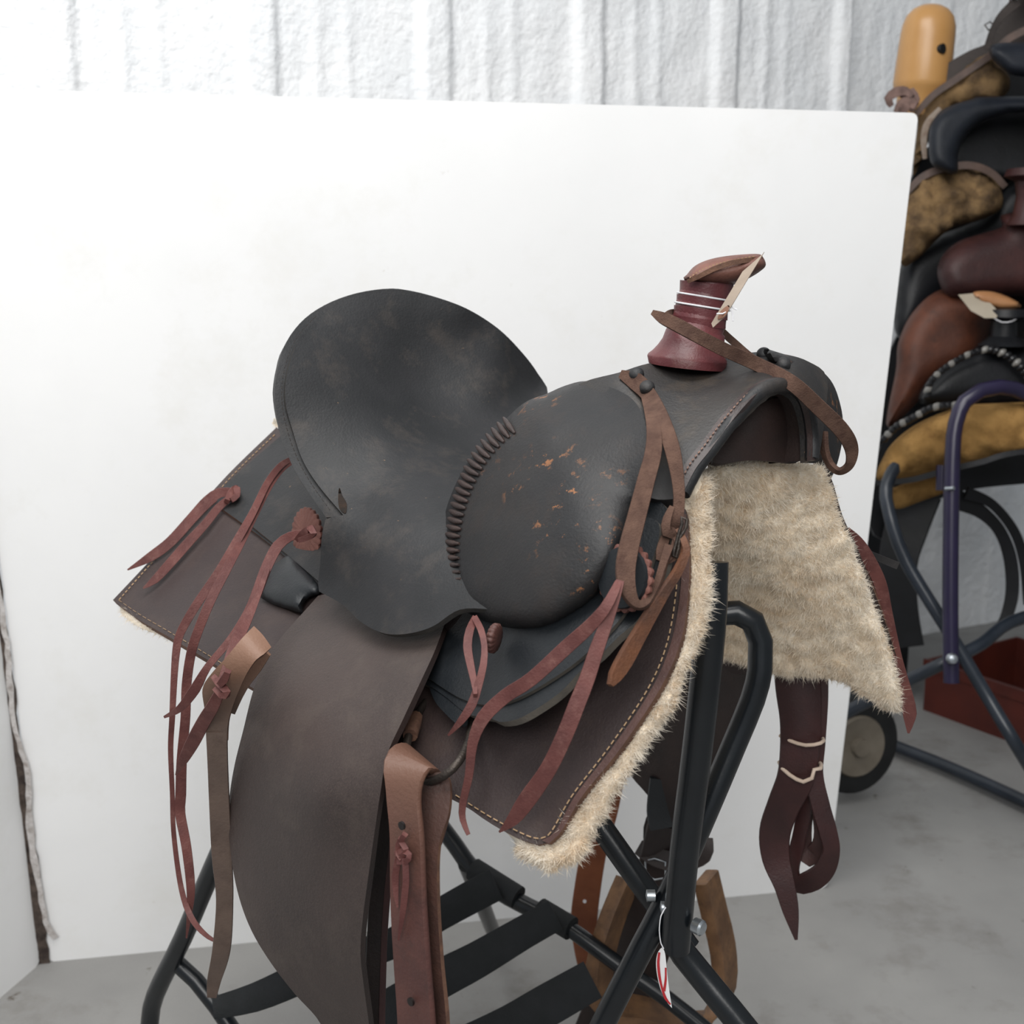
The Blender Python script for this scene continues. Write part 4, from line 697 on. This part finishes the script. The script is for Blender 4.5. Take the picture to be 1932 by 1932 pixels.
# 1 top: brown saddle with matted fleece
a = sad_root('dark brown saddle with matted brown fleece on top of the stack', 1830, 230, 2.7)
s1 = Surf([(1730, 210, 'd', 2.72), (1932, 60, 'd', 2.6), (1932, 200, 'd', 2.62), (1800, 150, 'd', 2.68)])
inflate('fleece', [(1730, 245), (1735, 212), (1770, 166), (1810, 136), (1862, 98), (1890, 126), (1906, 150), (1898, 178), (1860, 195), (1800, 205), (1760, 250), (1740, 300), (1722, 330)], s1, .05, .04, 30, MATF, a, 8, relief=lumps(30, .012))
sheet('skirt', [(1728, 190, 1), (1750, 150), (1790, 118), (1830, 95), (1862, 80), (1880, 40), (1905, 10), (1960, -30, 1), (1960, 70), (1900, 100), (1866, 108), (1800, 145), (1760, 172)], s1, .01, DKB, a, 10, off=-.02)
strap('skirt_edge', [(1728, 215), (1760, 180), (1800, 152), (1850, 118), (1880, 95), (1905, 72), (1960, 45)], [2.66, 2.62, 2.56, 2.53], [12, 13, 13, 14, 14], mat('pile_skirt_edge', (76, 62, 56), (92, 74, 66), .6, 30, .2), a, .008, ax='d')
strap('strap', [(1862, 95), (1872, 60), (1890, 30), (1920, 2)], [2.54, 2.5], [14, 12, 16, 20], DKB, a, .006, ax='d')
tube('buckle', [P(x, y, 2.53) for x, y in ((1858, 47), (1868, 41), (1876, 49), (1865, 57))], .0018, IRON, a, 6, closed=True, smooth=False)
FAD = mat('faded_leather', (92, 72, 66), (118, 94, 86), .8, 60, .6, 200)
for xs in ([(1682, 200), (1676, 186), (1690, 174), (1708, 172), (1722, 182)], [(1690, 212), (1700, 196), (1716, 190), (1730, 198)], [(1700, 178), (1712, 188), (1706, 206), (1692, 208)], [(1720, 170), (1726, 188), (1720, 208)]):
    strap('tie_string', xs, [2.63, 2.61], [10, 16, 18, 16, 8], FAD, a, .012, ax='d')
inflate('stirrup_cup', [(1866, 92), (1880, 82), (1932, 80), (1980, 84), (1980, 140), (1915, 143), (1886, 125), (1870, 108)], Flat(2.52), .04, .04, 24, BLU, a, 8)
inflate('cantle', [(1905, 8), (1932, -6), (2160, -10), (2160, -60), (1925, -50), (1908, -15)], Flat(2.5), .04, .04, 20, BRN, a, 9)
# 2 black swell with deep opening
b = sad_root('black saddle with a wide rounded pommel arch in the stack', 1850, 330, 2.6)
inflate('pommel', [(1756, 306), (1752, 262), (1758, 232), (1780, 206), (1830, 188), (1880, 182), (2160, 184), (2160, 216), (1932, 213), (1890, 218), (1850, 232), (1822, 258), (1808, 290), (1806, 326), (1780, 324)], Flat(2.56), .035, .06, 24, BLU, b, 7)
inflate('gullet', [(1790, 330), (1792, 290), (1810, 250), (1850, 220), (1890, 206), (2160, 202), (2160, 345), (1880, 336)], Flat(2.66), .01, .04, 20, BLK, b, 9)
strap('fleece_edge', [(1745, 300), (1743, 262), (1750, 232), (1772, 206)], [2.64, 2.62], [8, 12, 12, 8], GREYF, b, .02, ax='d')
# 3 matted fleece saddle
c = sad_root('saddle with torn tan and brown fleece showing in the stack', 1800, 480, 2.65)
inflate('fleece', [(1700, 400), (1720, 345), (1760, 324), (1810, 314), (1856, 324), (1886, 352), (1890, 392), (1850, 415), (1800, 428), (1765, 455), (1735, 485), (1700, 498)], Flat(2.66), .06, .05, 40, MATF, c, 8, relief=lumps(28, .02))
strap('skirt_edge', [(1712, 362), (1740, 334), (1780, 318), (1830, 312), (1870, 326), (1896, 352)], [2.62, 2.58, 2.60], [12, 14, 14, 12], mat('pile_skirt_edge', (76, 62, 56)), c, .01, ax='d')
inflate('pommel', [(1700, 500), (1760, 450), (1850, 410), (1932, 330), (2160, 330), (2160, 480), (1850, 520), (1700, 640)], Flat(2.74), .05, .05, 40, BLK, c, 12)
# 4 maroon saddle
e = sad_root('maroon leather saddle with a string-tied horn in the stack', 1860, 560, 2.55)
inflate('pommel', [(1768, 515), (1780, 480), (1810, 455), (1855, 440), (1890, 428), (1910, 400), (2160, 395), (2160, 545), (1900, 560), (1830, 568), (1785, 556)], Flat(2.58), .06, .06, 45, MRN, e, 9)
lathe('horn', [(34*2.52/FPX, 0), (24*2.52/FPX, .02), (20*2.52/FPX, .06), (24*2.52/FPX, .09), (44*2.52/FPX, .1), (40*2.52/FPX, .115), (.001, .118)], P(1934, 425, 2.52), (0, 0, 1), MRN, e, 20)
tube('string', [P(1934, 408, 2.52)+np.array([.0245*math.cos(t), .0245*math.sin(t), 0]) for t in np.linspace(0, 6.28, 17)[:-1]], .0016, STRING, e, 6, closed=True)
# 5 orange brown saddle
g = sad_root('orange-brown leather saddle above the braided black one in the stack', 1780, 720, 2.6)
inflate('cantle', [(1690, 700), (1694, 650), (1716, 598), (1756, 556), (1800, 541), (1850, 546), (1870, 580), (1862, 640), (1830, 690), (1770, 720), (1700, 790), (1672, 800)], Flat(2.62), .06, .05, 45, BRN, g, 9)
inflate('cantle_rim', [(1836, 552), (1870, 550), (1906, 562), (1926, 578), (1890, 584), (1850, 572)], Flat(2.5), .02, .02, 10, mat('light_tan_rim', (150, 104, 66), (166, 120, 80), .5, 20, .2), g, 6)
pg = empty('price_tag', P(1830, 580, 2.48), 'tan paper tag lying on the orange-brown saddle in the stack', 'tag')
sheet('tag_card', [(1808, 556, 1), (1850, 552, 1), (1884, 588, 1), (1880, 600, 1), (1858, 600, 1), (1832, 586, 1)], Surf([(1808, 556, 'd', 2.49), (1850, 552, 'd', 2.50), (1884, 592, 'd', 2.46), (1840, 590, 'd', 2.46)]), .0008, mat('faded_card', (150, 140, 124), (160, 150, 134), .8), pg, 8)
tube('tag_string', [P(x, y, 2.455) for x, y in ((1872, 598), (1890, 608), (1910, 606), (1922, 598))], .0012, STRING, pg, 6, step=.01)
# 6 black saddle with braided edge, glints painted as pale strands, and golden fleece
k = sad_root('black saddle with braided edge and golden fleece on the purple stand', 1800, 900, 2.5)
inflate('pommel', [(1736, 760), (1744, 726), (1775, 692), (1830, 662), (1880, 650), (2160, 648), (2160, 770), (1900, 760), (1800, 772)], Flat(2.54), .05, .05, 40, BLK, k, 9)
lathe('horn', [(46*2.5/FPX, 0), (24*2.5/FPX, .02), (22*2.5/FPX, .05), (40*2.5/FPX, .06), (36*2.5/FPX, .075), (.001, .078)], P(1892, 652, 2.5), (0, 0, 1), BLK, k, 20)
def braid(pix, d0, d1, r):
    q = cr(pix, 1.0); s_ = np.concatenate([[0], np.cumsum(np.hypot(*np.diff(q, axis=0).T))]); n = int(s_[-1]/11)
    for i in range(n):
        t = s_[-1]*(i+.5)/n; x = np.interp(t, s_, q[:, 0]); y = np.interp(t, s_, q[:, 1]); x2 = np.interp(t+3, s_, q[:, 0]); y2 = np.interp(t+3, s_, q[:, 1])
        dd = d0+(d1-d0)*i/n; a_ = P(x-6, y+5, dd); b_ = P(x+6, y-5, dd); m_ = P(x, y, dd-.006)
        tube('braid_strand', [a_, m_, b_], [r*.5, r, r*.5], mat('braid_glint', (120, 118, 114), None, .25, 20, 0) if i % 3 == 1 else BLKG, k, 8, step=.005)  # every third strand is pale, a highlight painted on the black braid
BLKG = mat('glossy_black_braid', (20, 20, 22), (30, 30, 32), .2, 20, .1)
braid([(1748, 752), (1756, 720), (1790, 690), (1830, 668), (1870, 660), (1905, 674), (1935, 702), (1960, 730)], 2.48, 2.46, .0075)
braid([(1664, 832), (1690, 806), (1720, 790), (1752, 772), (1780, 766), (1830, 764)], 2.50, 2.44, .0085)
GF = Surf([(1665, 900, 'd', 2.56), (1932, 850, 'd', 2.44), (1780, 775, 'd', 2.48), (1932, 760, 'd', 2.44)])
inflate('fleece', [(1655, 905), (1668, 860), (1690, 830), (1730, 800), (1785, 776), (1850, 762), (2160, 762), (2160, 842), (1900, 858), (1850, 868), (1790, 880), (1720, 900)], GF, .05, .06, 40, GLDF, k, 9, relief=lumps(24, .012))
strap('skirt_edge', [(1650, 912), (1720, 905), (1790, 886), (1850, 872), (1932, 852), (2160, 838)], [2.50, 2.42, 2.38], [10, 12, 11, 10], BLK, k, .008, ax='d')
inflate('fleece', [(1672, 930), (1720, 908), (1790, 890), (1800, 920), (1740, 945), (1690, 960)], Flat(2.62), .03, .03, 20, GLDF, k, 9, relief=lumps(24, .01))
strap('stirrup_strap', [(1800, 940), (1850, 965), (1885, 1000), (1905, 1050), (1910, 1110), (1900, 1160), (1880, 1195)], [2.62, 2.66], [40, 26, 22, 24, 24, 22, 16], BLK, k, .01, ax='d')
strap('stirrup_strap', [(1822, 930), (1870, 950), (1912, 1000), (1932, 1060), (1940, 1140)], [2.60, 2.64], [24, 18, 18, 18, 18], BLK, k, .01, ax='d')
strap('fender', [(1730, 930), (1712, 990), (1695, 1060), (1700, 1140), (1712, 1220)], [2.72, 2.74], [90, 80, 70, 60, 60], BLK, k, .012, ax='d')
# 7 purple and blue-grey stand
f = empty('folding_stand', FL(1800, 1600), 'purple and blue-grey tubular stand holding the stacked saddles', 'stand')
tube('purple_tube', [P(x, y, d) for x, y, d in ((1795, 1288, 2.36), (1793, 1150, 2.36), (1794, 1000, 2.36), (1797, 860, 2.36), (1803, 800, 2.36), (1820, 758, 2.36), (1850, 737, 2.36), (1885, 730, 2.37), (1940, 745, 2.38), (1965, 800, 2.38), (1975, 900, 2.38), (1975, 1288, 2.38))], .0152, PURP, f, 16, step=.03)
tube('purple_tube', [P(x, y, 2.44) for x, y in ((1778, 878), (1777, 925))], .012, PURP, f, 12)
tube('grey_tube', [P(x, y, d) for x, y, d in ((1690, 880, 2.50), (1672, 918, 2.48), (1678, 970, 2.46), (1710, 1060, 2.45), (1790, 1192, 2.42), (1860, 1310, 2.40), (1935, 1435, 2.38))]+[FL(2010, 1560)], .0135, BGST, f, 14, step=.03)
tube('grey_tube', [P(x, y, d) for x, y, d in ((2160, 1130, 2.55), (1932, 1165, 2.50), (1850, 1216, 2.44), (1790, 1246, 2.42), (1700, 1290, 2.46), (1600, 1342, 2.50), (1500, 1400, 2.54))], .0135, BGST, f, 14, step=.03)
tube('floor_bar', [FL(1600, 1372, .03), FL(1700, 1412, .03), FL(1800, 1452, .03), FL(1932, 1512, .03), FL(2040, 1565, .03)], .0155, BGST, f, 12, step=.05)
lathe('bolt', [(.011, -.004), (.011, .004), (.008, .009), (.001, .011)], P(1796, 1243, 2.335), -FW, ZINC, f, 14)
tube('clamp', [P(1784, 922, 2.35), P(1800, 921, 2.335)], .004, ZINC, f, 8)
# hand truck wheel
wc = P(1602, 1400, 2.76); wn = np.array([.35, -.93, .05])
wh = empty('wheel', wc-np.array([0, 0, .118]), 'black rubber wheel with pale rim behind the white board', 'wheel')
TYR = mat('tyre_rubber', (16, 17, 18), (24, 25, 26), .7, 20, .3, 120)
lathe('tyre', [(r_*1.075, h_) for r_, h_ in ((.068, -.032), (.09, -.036), (.106, -.028), (.111, 0), (.106, .028), (.09, .036), (.068, .032))], wc, wn, TYR, wh, 36, angle=50)
lathe('rim', [(r_*1.075, h_) for r_, h_ in ((.066, -.036), (.068, .034), (.064, .040), (.05, .036), (.02, .034), (.018, .05), (.001, .05))], wc, wn, mat('pale_rim', (104, 96, 84), (120, 112, 100), .6, 20, .1), wh, 30)
# red box and dark crate behind
RB = mat('dark_red_box', (74, 26, 17), (90, 33, 21), .6, 8, .1)
def bx(name, x0, y0, x1, y1, z0, z1, m, label, cat, rot=0):
    c_ = np.array([(x0+x1)/2, (y0+y1)/2]); w_, d_ = (x1-x0)/2, (y1-y0)/2; cs, sn = math.cos(rot), math.sin(rot)
    root = empty(name, (c_[0], c_[1], z0), label, cat); t = .008
    def bb(nm, ax0, ay0, ax1, ay1, az0, az1, mm):
        q = [(ax0, ay0), (ax1, ay0), (ax1, ay1), (ax0, ay1)]; q = [(c_[0]+x*cs-y*sn, c_[1]+x*sn+y*cs) for x, y in q]
        return box(nm, [(x, y, az0) for x, y in q]+[(x, y, az1) for x, y in q], mm, root)
    bb('front_panel', -w_, -d_, w_, -d_+t, z0, z1, m); bb('back_panel', -w_, d_-t, w_, d_, z0, z1, m)
    bb('side_panel', -w_, -d_+t, -w_+t, d_-t, z0, z1, m); bb('side_panel', w_-t, -d_+t, w_, d_-t, z0, z1, m); bb('bottom_panel', -w_+t, -d_+t, w_-t, d_-t, z0, z0+t, m)
    bb('rim', -w_-.006, -d_-.006, w_+.006, -d_+.0, z1-.03, z1, m)
    return root
bx('storage_box', 1.2125, 2.88, 1.7125, 3.28, 0, .15, RB, 'low dark red box on the floor behind the tubular stand', 'box', math.radians(-58))
bx('storage_crate', .96, 3.24, 1.12, 3.44, 0, .62, BLK, 'tall black crate standing behind the wheel and red box', 'crate', .1)
# dark hanging skirts of the stacked saddles that close the stack from behind
for root_, poly_, d_ in ((b, [(1735, 300), (1780, 250), (1900, 120), (2160, 60), (2160, 340), (1900, 360), (1760, 380), (1700, 420)], 2.78), (e, [(1690, 560), (1760, 430), (1900, 350), (2160, 330), (2160, 600), (1900, 640), (1720, 640)], 2.80), (g, [(1650, 830), (1690, 640), (1800, 560), (2160, 560), (2160, 800), (1850, 790), (1700, 860)], 2.80), (k, [(1640, 930), (1690, 800), (1850, 740), (2160, 740), (2160, 880), (1800, 930), (1700, 1010), (1650, 1010)], 2.78)):
    sheet('far_skirt', poly_, Flat(d_), .012, DKB if root_ is e else BLK, root_, 25)
